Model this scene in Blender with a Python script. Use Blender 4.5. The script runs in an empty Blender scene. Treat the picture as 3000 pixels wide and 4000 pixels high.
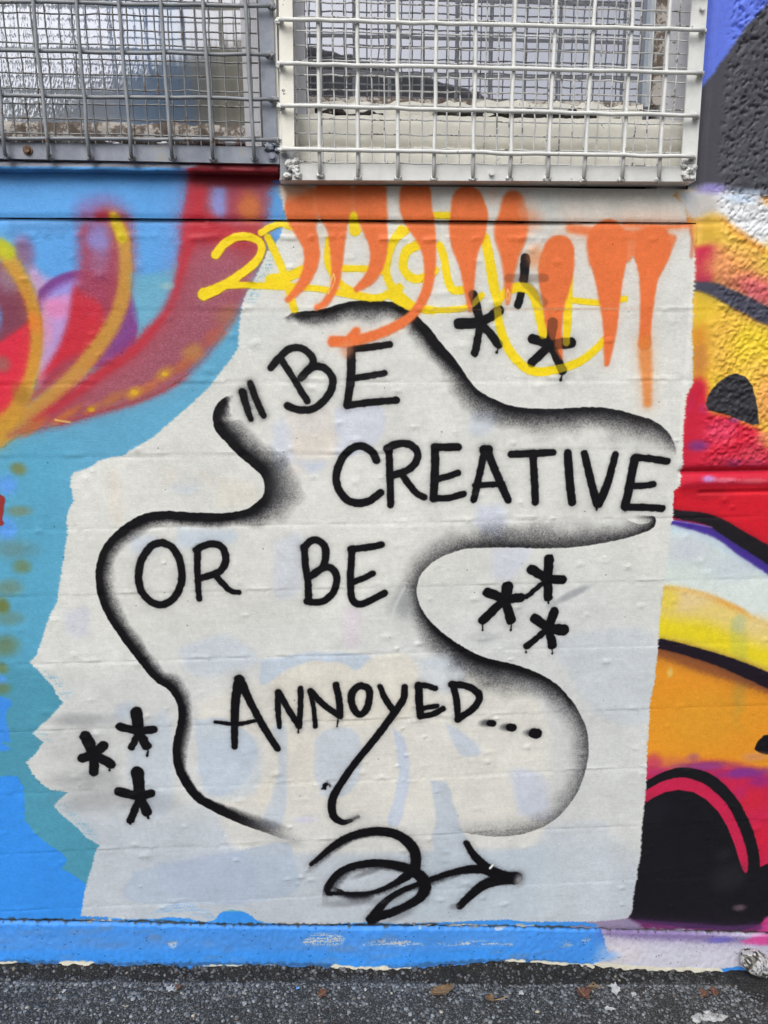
import bpy, math, random
import numpy as np

R = math.radians
rng = np.random.default_rng(7)
random.seed(7)
SC = bpy.context.scene
COL = SC.collection

# ---------------------------------------------------------------- camera, sky, sun, exposure
CAM = np.array([0.0, -1.65, 1.67])
FPX, PITCH, YAW, ROLL = 2778.0, R(11.528), R(-3.646), R(-0.3006)
_cp, _sp, _cy, _sy = math.cos(PITCH), math.sin(PITCH), math.cos(YAW), math.sin(YAW)
FWD = np.array([-_sy * _cp, _cy * _cp, -_sp])
_r0 = np.array([_cy, _sy, 0.0]); _u0 = np.cross(_r0, FWD)
RGT = math.cos(ROLL) * _r0 + math.sin(ROLL) * _u0
UPV = -math.sin(ROLL) * _r0 + math.cos(ROLL) * _u0
cam = bpy.data.cameras.new("camera"); camo = bpy.data.objects.new("camera", cam); COL.objects.link(camo)
cam.sensor_fit = 'VERTICAL'; cam.sensor_height = 36.0; cam.sensor_width = 27.0
cam.lens = FPX / 4000.0 * 36.0; cam.clip_start = 0.02; cam.clip_end = 400.0
import mathutils
_m = mathutils.Matrix(((RGT[0], UPV[0], -FWD[0], CAM[0]), (RGT[1], UPV[1], -FWD[1], CAM[1]),
                       (RGT[2], UPV[2], -FWD[2], CAM[2]), (0, 0, 0, 1)))
camo.matrix_world = _m
SC.camera = camo

SUN_EL, SUN_AZ = R(48), R(205)          # a high, veiled sun behind and left of the viewer
world = bpy.data.worlds.new("World"); SC.world = world; world.use_nodes = True
wn = world.node_tree; bg = wn.nodes["Background"]
sky = wn.nodes.new("ShaderNodeTexSky"); sky.sky_type = 'NISHITA'; sky.sun_disc = False
sky.sun_elevation = SUN_EL; sky.sun_rotation = SUN_AZ; sky.dust_density = 4.0; sky.air_density = 1.0
hs = wn.nodes.new("ShaderNodeHueSaturation"); hs.inputs["Saturation"].default_value = 0.22
wn.links.new(sky.outputs[0], hs.inputs["Color"]); wn.links.new(hs.outputs[0], bg.inputs[0])
bg.inputs[1].default_value = 0.13
sl = bpy.data.lights.new("sun", 'SUN'); sl.energy = 1.1; sl.angle = R(40); sl.color = (1.0, 0.97, 0.93)
so = bpy.data.objects.new("sun", sl); COL.objects.link(so)
_sd = mathutils.Vector((math.sin(SUN_AZ) * math.cos(SUN_EL), math.cos(SUN_AZ) * math.cos(SUN_EL), math.sin(SUN_EL)))
so.rotation_euler = _sd.to_track_quat('Z', 'Y').to_euler()
so.location = (0, -6, 9)
SC.view_settings.view_transform = 'Standard'; SC.view_settings.look = 'None'
SC.view_settings.gamma = 1.0; SC.view_settings.exposure = 0.43; SC.view_settings.use_curve_mapping = False
SC.cycles.max_bounces = 6; SC.cycles.diffuse_bounces = 3; SC.cycles.glossy_bounces = 3

# ---------------------------------------------------------------- measuring: photo point -> place on a vertical plane Y
def at(px, py, Y=0.0):
    u = (px - 1500.0) / FPX; v = -(py - 2000.0) / FPX
    d = FWD + u * RGT + v * UPV
    t = (Y - CAM[1]) / d[1]
    return CAM + d * t

def W(pts, Y=0.0):
    return np.array([at(p[0], p[1], Y)[[0, 2]] for p in pts])

def frame(ox, oy, k):
    return lambda *pts: [(ox + p[0] * k, oy + p[1] * k) for p in pts]
kA = 1000 / 1659
cA, cB, cC = frame(0, 700, kA), frame(700, 700, kA), frame(1500, 700, kA)
cD, cE, cF = frame(2200, 500, 800 / 1659), frame(0, 1700, kA), frame(700, 1700, kA)
cG, cH = frame(1500, 1600, 1200 / 1659), frame(2300, 1300, 700 / 1659)
cI, cJ, cK = frame(0, 2600, kA), frame(700, 2500, kA), frame(1100, 3000, 1200 / 1659)
cL, cM = frame(2300, 2000, 700 / 1548), frame(2300, 2900, 700 / 1548)
cN1, cN2, cN3 = frame(0, 3500, kA), frame(1000, 3500, kA), frame(2000, 3500, kA)
cP1, cP2 = frame(0, 0, 750 / 1659), frame(600, 0, 750 / 1659)
cP3, cP4 = frame(1050, 0, 850 / 1659), frame(1850, 0, 1150 / 1659)
cQ = frame(1300, 2700, 1700 / 1659)
S = lambda *p: list(p)

# ---------------------------------------------------------------- the paint layer of the wall, laid out in metres on the wall
X0, X1, Z0, Z1, PX = -1.30, 1.62, -0.22, 2.56, 0.0012
CW, CHH = int(round((X1 - X0) / PX)), int(round((Z1 - Z0) / PX))
CAN = np.zeros((CHH, CW, 3), np.float32)
MM = 0.001
def spx(p):                            # metres on the wall per photo pixel, round about a point
    q = np.asarray(p, float).reshape(-1, np.asarray(p).shape[-1])[:, :2].mean(0)
    a, b, c, d = at(q[0] - 5, q[1]), at(q[0] + 5, q[1]), at(q[0], q[1] - 5), at(q[0], q[1] + 5)
    return math.sqrt(abs(b[0] - a[0]) * abs(d[2] - c[2])) / 10 * 1.03

def smooth(t):
    t = np.clip(t, 0, 1); return t * t * (3 - 2 * t)

def vnoise(cell, seed, H=CHH, Wd=CW, px=PX, ax=1.0, az=1.0):
    g = np.random.default_rng(seed)
    cx, cz = cell * ax / px, cell * az / px
    nx, nz = int(Wd / cx) + 3, int(H / cz) + 3
    G = g.random((nz, nx), dtype=np.float32)
    fx, fz = np.arange(Wd) / cx, np.arange(H) / cz
    ix, iz = fx.astype(int), fz.astype(int)
    tx = smooth(fx - ix).astype(np.float32); tz = smooth(fz - iz).astype(np.float32)
    rows = G[:, ix] * (1 - tx) + G[:, ix + 1] * tx
    return rows[iz] * (1 - tz)[:, None] + rows[iz + 1] * tz[:, None]

N_FINE = rng.random((CHH, CW), dtype=np.float32)
N_3 = vnoise(0.0026, 1); N_8 = vnoise(0.008, 2); N_30 = vnoise(0.03, 3); N_90 = vnoise(0.09, 4); N_90b = vnoise(0.11, 5)
N_STR = vnoise(0.006, 6, ax=6.0, az=0.45)
GRAIN = 0.55 * N_FINE + 0.45 * N_3
FILMS = []

def srgb(c):
    return np.array(c, np.float32) / 255.0

def window(pm, pad):
    a = pm.min(0) - pad; b = pm.max(0) + pad
    c0 = max(0, int((a[0] - X0) / PX)); c1 = min(CW, int((b[0] - X0) / PX) + 2)
    r0 = max(0, int((a[1] - Z0) / PX)); r1 = min(CHH, int((b[1] - Z0) / PX) + 2)
    return r0, r1, c0, c1

def spline(pts, n=8):
    P = np.array(pts, float)
    if len(P) < 3:
        t = np.linspace(0, 1, n + 1)[:, None]
        return P[0] * (1 - t) + P[-1] * t
    Q = np.vstack([2 * P[0] - P[1], P, 2 * P[-1] - P[-2]])
    out = []
    t = np.linspace(0, 1, n, endpoint=False)[:, None]
    for i in range(1, len(Q) - 2):
        a, b, c, d = Q[i - 1], Q[i], Q[i + 1], Q[i + 2]
        out.append(0.5 * (2 * b + (c - a) * t + (2 * a - 5 * b + 4 * c - d) * t ** 2 + (3 * b - a - 3 * c + d) * t ** 3))
    out.append(P[-1:])
    return np.vstack(out)

def seg_field(pm, rad, reach, signed=False, extra=None):
    """distance-minus-radius (or signed distance) to a polyline in metres on the canvas window"""
    r0, r1, c0, c1 = window(pm, reach + (rad.max() if rad is not None else 0))
    H_, W_ = max(r1 - r0, 1), max(c1 - c0, 1)
    big = np.float32(9.0)
    D = np.full((H_, W_), big, np.float32); SG = np.ones((H_, W_), np.float32) if signed else None
    T = np.zeros((H_, W_), np.float32)
    n = len(pm) - 1
    for i in range(n):
        a, b = pm[i], pm[i + 1]
        ra, rb = (rad[i], rad[i + 1]) if rad is not None else (0, 0)
        m = reach + max(ra, rb)
        q0 = max(r0, int((min(a[1], b[1]) - m - Z0) / PX)); q1 = min(r1, int((max(a[1], b[1]) + m - Z0) / PX) + 2)
        p0 = max(c0, int((min(a[0], b[0]) - m - X0) / PX)); p1 = min(c1, int((max(a[0], b[0]) + m - X0) / PX) + 2)
        if q1 <= q0 or p1 <= p0: continue
        xs = (X0 + (np.arange(p0, p1) + .5) * PX - a[0]).astype(np.float32)[None, :]
        zs = (Z0 + (np.arange(q0, q1) + .5) * PX - a[1]).astype(np.float32)[:, None]
        dx, dz = b - a; L2 = dx * dx + dz * dz + 1e-12
        t = np.clip((xs * dx + zs * dz) / L2, 0, 1)
        d = np.sqrt((xs - t * dx) ** 2 + (zs - t * dz) ** 2)
        sc = d - (ra + (rb - ra) * t)
        sub = (slice(q0 - r0, q1 - r0), slice(p0 - c0, p1 - c0))
        better = sc < D[sub]
        D[sub] = np.where(better, sc, D[sub])
        T[sub] = np.where(better, (i + t) / n, T[sub])
        if signed:
            sg = np.sign(dx * zs - dz * xs)          # + on the left of the travel direction (z up)
            SG[sub] = np.where(better, sg, SG[sub])
    return (r0, r1, c0, c1), D, T, SG

def grainy(cov, g, w):
    r0, r1, c0, c1 = w
    n = GRAIN[r0:r1, c0:c1]
    return np.clip(cov + 4 * g * cov * (1 - cov) * (n - .5), 0, 1)

def lay(w, cov, color, alpha=1.0):
    r0, r1, c0, c1 = w
    sub = CAN[r0:r1, c0:c1]
    a = (cov * alpha)[..., None]
    sub[...] = sub * (1 - a) + (srgb(color) if not hasattr(color, 'shape') else color) * a

def film(part, w, cov, step=0.0025, layer=0, thr=0.5):
    if part: FILMS.append((part, w, cov, step, layer, thr))

def stroke(pts, width, color, soft=1.6, mist=0.0, mlen=8, alpha=1.0, grain=.35, part=None, layer=3, n=8, step=0.0025, also=None, rough=0.8):
    """a spray-can line: pts in photo px, width in photo px (number or per point), soft edge in mm"""
    wd = np.full(len(pts), float(width)) if np.ndim(width) == 0 else np.interp(np.linspace(0, 1, len(pts)), np.linspace(0, 1, len(width)), width)
    P = spline(np.column_stack([np.array(pts, float), wd]), n)
    SPX = spx(P)
    pm = W(P[:, :2]); rad = np.maximum(P[:, 2], 1) * SPX / 2
    reach = soft * MM + (mlen * 4 * MM if mist else 0) + .004
    w, D, T, _ = seg_field(pm, rad, reach)
    r0, r1, c0, c1 = w
    D = D + (N_8[r0:r1, c0:c1] - .5) * rough * 2 * MM
    s = soft * MM
    cov = smooth(.5 - D / (2 * s))
    if mist:
        cov = np.maximum(cov, mist * np.exp(-np.maximum(D, 0) / (mlen * MM)) * (D < reach))
        cov[D > 8] = 0
    cov2 = grainy(cov, grain, w)
    lay(w, cov2, color, alpha)
    film(part, w, cov, step, layer)
    return w, cov

def multi(strokes, color, part, layer=3, **kw):
    """several strokes making one mark: one film"""
    got = [stroke(p, wd, color, **{**kw, **(o or {})}) for p, wd, o in [(s + (None,))[:3] for s in strokes]]
    r0 = min(g[0][0] for g in got); r1 = max(g[0][1] for g in got); c0 = min(g[0][2] for g in got); c1 = max(g[0][3] for g in got)
    cov = np.zeros((r1 - r0, c1 - c0), np.float32)
    for (a, b, c, d), cv in got:
        s = cov[a - r0:b - r0, c - c0:d - c0]; np.maximum(s, cv, out=s)
    film(part, (r0, r1, c0, c1), cov, 0.0025, layer)

def spray(pts, core, fade, dens, color, side=1, soft=2.0, power=1.5, grain=.7, part=None, layer=2, n=6, alpha=1.0, fk=1.0):
    """a line with one clean edge and one side misted out. side=+1 mists towards the left of travel (z up)"""
    k = len(pts)
    f = lambda v: np.full(k, float(v)) if np.ndim(v) == 0 else np.interp(np.linspace(0, 1, k), np.linspace(0, 1, len(v)), v)
    P = spline(np.column_stack([np.array(pts, float), f(core), f(fade) * fk, f(dens)]), n)
    SPX = spx(P)
    pm = W(P[:, :2])
    reach = (P[:, 2].max() + P[:, 3].max()) * SPX + soft * MM
    w, D, T, SG = seg_field(pm, None, reach, True)
    s = D * SG * side
    tt = np.linspace(0, 1, len(P))
    co = np.interp(T, tt, P[:, 2]) * SPX; fa = np.maximum(np.interp(T, tt, P[:, 3]) * SPX, .002)
    fa = fa * (.72 + .56 * N_30[w[0]:w[1], w[2]:w[3]]); de = np.interp(T, tt, P[:, 4])
    r0, r1, c0, c1 = w
    s = s + (N_8[r0:r1, c0:c1] - .5) * 2 * MM
    inn = np.clip(1 - (s - co) / fa, 0, 1) ** power
    cov = np.where(s < 0, smooth(1 + s / (soft * MM)), np.where(s < co, 1, inn)) * np.clip(de, 0, 1)
    cov[D > 8] = 0
    lay(w, grainy(cov, grain, w), color, alpha)
    film(part, w, cov, 0.005, layer, .3)
    return w, cov

def poly(pts, color, soft=2.0, warp=0.0, warp2=0.0, alpha=1.0, grain=.3, part=None, layer=0, step=0.005, curve=True, n=5, scale=8):
    P = np.array(pts, float)
    if curve:
        P = spline(np.vstack([P, P[:1]]), n)[:-1]
    pm = W(P)
    s = soft * MM
    pad = s + (warp + warp2) * MM
    w, D, T, _ = seg_field(np.vstack([pm, pm[:1]]), None, s * 1.02 + .001)
    r0, r1, c0, c1 = w
    H_, W_ = D.shape
    tog = np.zeros((H_, W_ + 1), np.int32)
    zc = Z0 + (np.arange(r0, r1) + .5) * PX
    for i in range(len(pm)):
        a, b = pm[i], pm[(i + 1) % len(pm)]
        if a[1] == b[1]: continue
        lo, hi = (a, b) if a[1] < b[1] else (b, a)
        i0, i1 = np.searchsorted(zc, lo[1]), np.searchsorted(zc, hi[1])
        if i1 <= i0: continue
        xx = lo[0] + (hi[0] - lo[0]) * (zc[i0:i1] - lo[1]) / (hi[1] - lo[1])
        cc = np.clip(np.ceil((xx - X0) / PX - .5).astype(int) - c0, 0, W_)
        np.add.at(tog, (np.arange(i0, i1), cc), 1)
    inside = (np.cumsum(tog, 1)[:, :W_] % 2).astype(bool)
    sd = np.where(inside, D, -D)
    cov = smooth(.5 + sd / (2 * s))
    if warp or warp2:
        a1 = {8: N_8, 3: N_3, 30: N_30}[scale][r0:r1, c0:c1]; a2 = N_30[r0:r1, c0:c1]
        ns = N_STR[r0:r1, c0:c1]
        rr, cc = np.indices(cov.shape)
        o = (warp * MM / PX)
        o2 = (warp2 * MM / PX)
        rr = np.clip((rr + (a1 - .5) * 2 * o + (a2 - .5) * 2 * o2).astype(int), 0, H_ - 1)
        cc = np.clip((cc + (ns - .5) * 2 * o + (a1[::-1, ::-1] - .5) * 2 * o + (a2 - .5) * 2 * o2).astype(int), 0, W_ - 1)
        cov = cov[rr, cc]
    lay(w, grainy(cov, grain, w), color, alpha)
    film(part, w, cov, step, layer)
    return w, cov

def blob(c, rx, ry, color, alpha=1.0, ang=0.0, power=1.0, grain=.6):
    """an airbrushed patch, photo px"""
    SPX = spx(c)
    m = at(*c)[[0, 2]]; rx, ry = rx * SPX, ry * SPX
    q = max(rx, ry) * 1.6
    w = window(np.array([m]), q)
    r0, r1, c0, c1 = w
    if r1 <= r0 or c1 <= c0: return
    x = (X0 + (np.arange(c0, c1) + .5) * PX - m[0])[None, :]; z = (Z0 + (np.arange(r0, r1) + .5) * PX - m[1])[:, None]
    ca, sa = math.cos(ang), math.sin(ang)
    u = (x * ca + z * sa) / rx; v = (-x * sa + z * ca) / ry
    d = np.sqrt(u * u + v * v) + (N_30[r0:r1, c0:c1] - .5) * .3
    cov = smooth((1.5 - d) / 1.2 * power).astype(np.float32)
    lay(w, grainy(cov, grain, w), color, alpha)

BLACK = (12, 11, 15)
# ================================================================ the paint, oldest layer first
CAN[...] = srgb((100, 170, 205))
# --- left mural: flat colour fields
poly(S((-500, 500), (1250, 500), (1250, 900), (900, 1040), (720, 1040), (560, 1080), (420, 1130), (0, 1250), (-500, 1300)), (92, 164, 232), soft=13, warp=1.5, warp2=6, curve=False)
poly(S((-600, 1640), (260, 1660), (300, 2600), (430, 2800), (430, 3550), (-600, 3650)), (92, 168, 202), soft=60, curve=False)
poly(S((-600, 2560), (120, 2600), (420, 2600), (450, 3700), (-600, 3700)), (80, 152, 178), soft=50, curve=False)
poly(cI((-900, 120), (0, 200), (30, 330), (65, 490), (8, 500), (0, 560), (-900, 560)), (66, 146, 236), soft=2, warp=1.5)
poly(cI((-900, 700), (20, 718), (110, 720), (150, 800), (160, 900), (160, 1000), (205, 1062), (300, 1150), (400, 1210), (432, 1260), (400, 1320), (470, 1355), (560, 1420), (640, 1500), (640, 1800), (-900, 1800)), (58, 146, 238), soft=1.5, warp=2, curve=False)
poly(cI((600, 1590), (1700, 1590), (3400, 1600), (3400, 1800), (600, 1800)), (62, 150, 240), soft=3, curve=False)
for c, rx, ry, col, a in [((120, 215), 55, 42, (125, 128, 70), .8), ((45, 320), 62, 70, (98, 160, 240), .9), ((125, 490), 80, 36, (120, 140, 115), .8),
                          ((45, 610), 62, 80, (96, 160, 242), .9), ((95, 740), 130, 70, (104, 145, 150), .8), ((140, 850), 62, 48, (112, 135, 95), .8),
                          ((55, 985), 95, 55, (110, 140, 125), .8), ((15, 1110), 45, 55, (112, 122, 62), .9), ((60, 1190), 90, 50, (108, 145, 135), .7),
                          ((25, 1370), 100, 75, (106, 128, 92), .8), ((10, 1510), 45, 40, (112, 130, 80), .8), ((12, 1590), 32, 40, (90, 160, 240), .9), ((15, 1640), 50, 40, (108, 130, 90), .8)]:
    p = cE(c)[0]; blob(p, rx * kA, ry * kA, col, a)
poly(cE((-300, 350), (5, 385), (25, 470), (15, 540), (0, 590), (-300, 640)), (150, 52, 52), soft=1.5, part=('red_shape', None))
# --- left mural: red sprayed tongues
poly(cA((300, 640), (200, 560), (180, 640), (260, 800), (330, 660)), (190, 160, 210), soft=14)
poly(cA((250, 720), (330, 650), (420, 608), (520, 590), (700, 610), (830, 720), (885, 830), (895, 920), (880, 1020), (850, 1110), (640, 1220), (450, 1200), (270, 1330), (230, 900)), (122, 64, 142), soft=5, grain=.5, part=('purple_disc', None))
poly(cA((262, 830), (330, 730), (430, 672), (520, 650), (520, 760), (420, 760), (300, 850)), (158, 150, 225), soft=12)
poly(cA((262, 870), (330, 790), (430, 742), (520, 740), (560, 900), (470, 1080), (330, 1240), (240, 1330)), (188, 152, 212), soft=6)
blob(cA((360, 830))[0], 60, 42, (228, 138, 190), .9)
blob(cA((300, 960))[0], 26, 60, (224, 150, 196), .6)
poly(cA((490, 690), (560, 720), (640, 800), (668, 900), (660, 1000), (560, 1110), (420, 1180), (300, 1260), (380, 1110), (450, 930)), (205, 38, 58), soft=9, grain=.7, part=('red_shape', None))
blob(cA((600, 860))[0], 36, 50, (232, 48, 72), .8)
poly(cA((-500, 600), (0, 560), (80, 560), (160, 640), (230, 800), (250, 1000), (215, 1250), (140, 1420), (0, 1600), (-500, 1700)), (196, 44, 62), soft=10, grain=.6)
poly(cA((-400, 560), (40, 540), (110, 640), (180, 830), (190, 920), (60, 1010), (-20, 1060), (-400, 1100)), (128, 62, 84), soft=12, grain=.7)
blob(cA((60, 640))[0], 46, 60, (150, 125, 150), .75)
blob(cA((150, 480))[0], 42, 66, (140, 80, 120), .75)
poly(cA((0, 1060), (90, 1000), (200, 920), (262, 880), (268, 1040), (225, 1260), (120, 1430), (-60, 1560), (-200, 1200)), (216, 40, 66), soft=6, grain=.5)
blob(cA((15, 1200))[0], 32, 32, (150, 100, 92), .8)
blob(cA((-40, 900))[0], 30, 60, (100, 155, 230), .9)
# middle tongue
poly(cA((505, 200), (560, 150), (700, 120), (830, 200), (860, 330), (870, 560), (850, 760), (690, 760), (500, 720), (515, 500)), (160, 90, 150), soft=26, alpha=.62, grain=.9)
poly(cA((508, 262), (575, 262), (590, 440), (680, 480), (705, 300), (640, 240), (700, 200), (830, 250), (850, 420), (850, 600), (822, 760), (760, 930), (640, 1130), (420, 1310), (180, 1470), (60, 1640), (100, 1500), (260, 1320), (370, 1140), (450, 940), (500, 680), (524, 500)), (164, 56, 78), soft=19, alpha=.86, grain=.95, part=('red_stroke', 'dark red sprayed tongue with a yellow core'))
blob(cA((640, 400))[0], 46, 34, (142, 138, 205), .75)
blob(cA((640, 540))[0], 40, 52, (150, 108, 150), .6)
poly(cA((480, 720), (640, 800), (668, 900), (660, 1000), (560, 1110), (400, 1180), (250, 1300), (380, 1110), (450, 930)), (210, 36, 54), soft=14, alpha=.75)
for c, r in [((560, 1180), 90), ((380, 1270), 90), ((240, 1380), 90)]:
    blob(cA(c)[0], r * kA, r * .5 * kA, (170, 46, 50), .3, ang=.6)
stroke(cA((745, 262), (795, 360), (812, 500), (815, 620), (795, 770), (735, 930), (625, 1100), (480, 1280), (320, 1425), (150, 1560), (20, 1650), (-150, 1760)), [44, 50, 52, 54, 56, 58, 62, 64, 66, 74, 80, 90], (200, 150, 62), soft=9, mist=.25, mlen=9, grain=.6, alpha=.92, part=('yellow_stroke', None))
stroke(cA((742, 255), (770, 320), (790, 380)), 40, (214, 192, 28), soft=7, mist=.3, mlen=6, alpha=.9)
stroke(cA((640, 250), (690, 240)), 34, (168, 36, 50), soft=9, mist=.4, mlen=8, alpha=.7)
# left tongue
stroke(cA((0, 455), (60, 520), (150, 660), (215, 830), (238, 1000), (222, 1180), (175, 1350), (100, 1500), (-10, 1620)), [58, 62, 58, 52, 50, 52, 56, 64, 80], (204, 152, 52), soft=9, mist=.3, mlen=9, grain=.6, alpha=.92, part=('yellow_stroke', None))
stroke(cA((-60, 440), (10, 440), (50, 470)), 62, (190, 194, 36), soft=8, mist=.2, alpha=.9)
blob(cA((220, 930))[0], 22, 40, (236, 128, 46), .7)
blob(cA((135, 1390))[0], 36, 46, (150, 110, 40), .6)
# the big right tongue
poly(cA((1252, 0), (1228, 250), (1172, 500), (1100, 750), (1020, 900), (900, 1040), (800, 1130), (620, 1250), (430, 1420), (200, 1580), (60, 1660), (400, 1590), (620, 1520), (850, 1450), (1060, 1370), (1220, 1260), (1350, 1130), (1440, 1000), (1530, 880), (1600, 760), (1680, 560), (1730, 300), (1760, 0)), (160, 78, 92), soft=17, alpha=.95, grain=.95, curve=False, part=('red_stroke', 'broad wine red sprayed tongue fading to orange along its lower edge'))
def speckle(poly_pts, color, a, soft=20):
    pm = W(spline(np.array(poly_pts, float), 4)); w = window(pm, .01); q0, q1, u0, u1 = w
    before = CAN[q0:q1, u0:u1].copy(); poly(poly_pts, color, soft=soft, grain=0)
    k = (smooth((GRAIN[q0:q1, u0:u1] - .56) / .12) * a)[..., None]
    CAN[q0:q1, u0:u1] = before * (1 - k) + CAN[q0:q1, u0:u1] * k
speckle(cA((1260, 420), (1180, 650), (1060, 880), (860, 1120), (620, 1290), (560, 1420), (840, 1390), (1130, 1250), (1330, 1080), (1480, 860), (1590, 620), (1500, 420)), (172, 132, 156), .42, 30)
speckle(cA((540, 400), (530, 600), (500, 800), (650, 820), (740, 600), (720, 400)), (176, 130, 160), .35, 20)
stroke(cA((1290, -60), (1265, 150), (1240, 290), (1195, 500), (1120, 740), (1040, 900), (920, 1050), (815, 1150), (640, 1265), (440, 1420), (240, 1560)), [74, 76, 80, 46, 40, 40, 42, 42, 46, 44, 30], (192, 42, 56), soft=12, mist=.35, mlen=14, grain=.9, alpha=.85)
stroke(cA((1330, 320), (1450, 330), (1600, 360)), 110, (186, 36, 50), soft=24, mist=.4, mlen=18, grain=.8, alpha=.9)
stroke(cA((1330, -60), (1500, -40), (1640, -40)), 90, (150, 36, 48), soft=18, mist=.3, alpha=.9)
poly(cA((1380, 40), (1470, 40), (1475, 220), (1420, 250), (1370, 180)), (140, 150, 215), soft=14, grain=.9)
stroke(cA((1560, -20), (1550, 120), (1545, 250)), 90, (168, 66, 84), soft=18, mist=.3, mlen=14, alpha=.8, grain=.9)
blob(cA((1620, 180))[0], 46, 66, (212, 120, 56), .8)
blob(cA((1640, 420))[0], 60, 70, (170, 66, 74), .7)
for c, rx, ry, col, a in [((1470, 880), 90, 60, (170, 112, 82), .6), ((1400, 1010), 100, 50, (186, 96, 70), .6), ((1250, 1120), 70, 55, (192, 140, 66), .65), ((1180, 1210), 80, 36, (196, 112, 58), .6),
                          ((1065, 1260), 70, 40, (204, 152, 52), .75), ((960, 1350), 90, 36, (196, 116, 56), .6), ((870, 1385), 60, 36, (206, 158, 52), .75), ((720, 1430), 110, 36, (186, 120, 60), .6), ((590, 1490), 60, 24, (204, 140, 52), .7), ((430, 1530), 130, 30, (198, 118, 50), .7), ((220, 1600), 110, 36, (196, 110, 48), .7)]:
    blob(cA(c)[0], rx * kA, ry * kA, col, a, ang=.55)
stroke(cA((1200, 1275), (1050, 1368), (850, 1450), (620, 1515), (400, 1580)), 20, (186, 52, 50), soft=10, mist=.25, mlen=9, alpha=.65, grain=.8)
for c in [(590, 1492), (870, 1380), (1065, 1262)]:
    blob(cA(c)[0], 13, 9, (226, 178, 40), .9)
stroke(cA((360, 1560), (455, 1575)), 8, (235, 200, 110), soft=2, alpha=.8)
poly(cA((60, 256), (520, 262), (500, 330), (300, 375), (160, 350), (60, 370)), (74, 130, 185), soft=12, warp2=4, alpha=.55)
poly(cA((860, 620), (1090, 620), (1140, 560), (1080, 800), (960, 930), (880, 900)), (110, 176, 205), soft=14, alpha=.8)
blob(cA((1085, 690))[0], 30, 14, (150, 185, 190), .8)

# --- right mural
poly(S((2660, -400), (3800, -400), (3800, 4000), (2400, 4000)), (225, 150, 60), soft=2, curve=False)
poly(S((2600, -400), (3800, -400), (3800, 860), (3000, 770), (2700, 740), (2600, 740)), (74, 74, 82), soft=5, curve=False, part=('charcoal_patch', None))
poly(S((2700, -400), (3130, -400), (3000, 10), (2905, 110), (2830, 220), (2760, 320), (2735, 345), (2715, 300)), (98, 122, 226), soft=5, curve=False, warp=1.5, part=('blue_patch', None))
poly(cD((900, 500), (1200, 480), (1330, 520), (1500, 560), (1700, 640), (2400, 800), (2400, 1200), (1700, 1000), (1400, 830), (1250, 720), (1050, 740), (950, 640)), (222, 224, 226), soft=12, grain=.5)
blob(cD((1180, 500))[0], 60, 22, (140, 130, 205), .8)
blob(cD((1450, 560))[0], 90, 26, (186, 206, 232), .8)
blob(cD((1140, 640))[0], 60, 50, (190, 185, 178), .8)
poly(cD((1050, 760), (1180, 700), (1260, 730), (1400, 880), (1700, 1060), (2400, 1300), (2400, 1600), (1700, 1300), (1400, 1150), (1260, 980), (1150, 950), (1050, 960)), (232, 190, 84), soft=14, grain=.6)
blob(cD((1180, 850))[0], 46, 40, (212, 168, 56), .7)
blob(cD((1680, 1000))[0], 30, 70, (240, 222, 70), .8)
poly(cD((1055, 970), (1200, 965), (1220, 1100), (1180, 1250), (1060, 1265)), (200, 44, 78), soft=10, part=('crimson_patch', None))
poly(cD((1200, 960), (1300, 1020), (1500, 1180), (2300, 1360), (2300, 1800), (1659, 1480), (1420, 1350), (1230, 1240), (1190, 1100)), (218, 128, 100), soft=22, grain=.6)
blob(cD((1340, 1110))[0], 110, 60, (228, 160, 92), .7)
blob(cD((1560, 1330))[0], 90, 46, (214, 98, 110), .8, ang=-.45)
# yellow under the charcoal band
poly(cD((1045, 1310), (1200, 1330), (1330, 1440), (1600, 1600), (2300, 1800), (2300, 3200), (1040, 3200)), (234, 194, 58), soft=8)
poly(cH((930, -40), (1080, -40), (1090, 300), (1040, 440), (940, 470)), (222, 148, 48), soft=20, grain=.6)
blob(cH((1250, 120))[0], 90, 110, (230, 178, 80), .8)
blob(cH((1500, 120))[0], 110, 80, (236, 208, 52), .8)
blob(cH((1020, 240))[0], 30, 60, (196, 128, 72), .6)
blob(cH((1500, 420))[0], 60, 90, (232, 188, 78), .8)
blob(cH((1620, 640))[0], 60, 110, (228, 158, 92), .8)
poly(cH((800, 1460), (850, 700), (950, 440), (1060, 450), (1080, 600), (1100, 720), (1260, 760), (1420, 830), (1560, 900), (1700, 1100), (2600, 1300), (2600, 2100), (700, 2100)), (206, 36, 62), soft=14, grain=.5)
for c, rx, ry, col, a in [((1200, 900), 170, 110, (212, 62, 96), .8), ((1000, 1040), 90, 50, (120, 60, 140), .75), ((1330, 800), 60, 30, (150, 70, 150), .6), ((1600, 970), 90, 70, (216, 120, 100), .7), ((1500, 1120), 160, 90, (210, 74, 92), .7), ((1240, 1180), 170, 60, (206, 58, 84), .6), ((1330, 1200), 80, 40, (176, 70, 130), .5),
                          ((1550, 1200), 110, 40, (200, 60, 96), .7), ((1100, 1350), 60, 30, (186, 150, 220), .85), ((1250, 1360), 120, 24, (226, 128, 150), .7), ((1500, 1370), 150, 26, (226, 112, 122), .7), ((930, 640), 40, 110, (196, 40, 84), .6), ((1050, 700), 60, 50, (190, 56, 110), .6)]:  # palest blobs along the ledge paint its highlight into the colour
    blob(cH(c)[0], rx * .4219, ry * .4219, col, a)
poly(cH((780, 1430), (1100, 1420), (1700, 1400), (2600, 1400), (2600, 2300), (700, 2300)), (208, 28, 46), soft=10, curve=False)
blob(cH((1120, 1490))[0], 90, 26, (172, 24, 38), .7)
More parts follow.
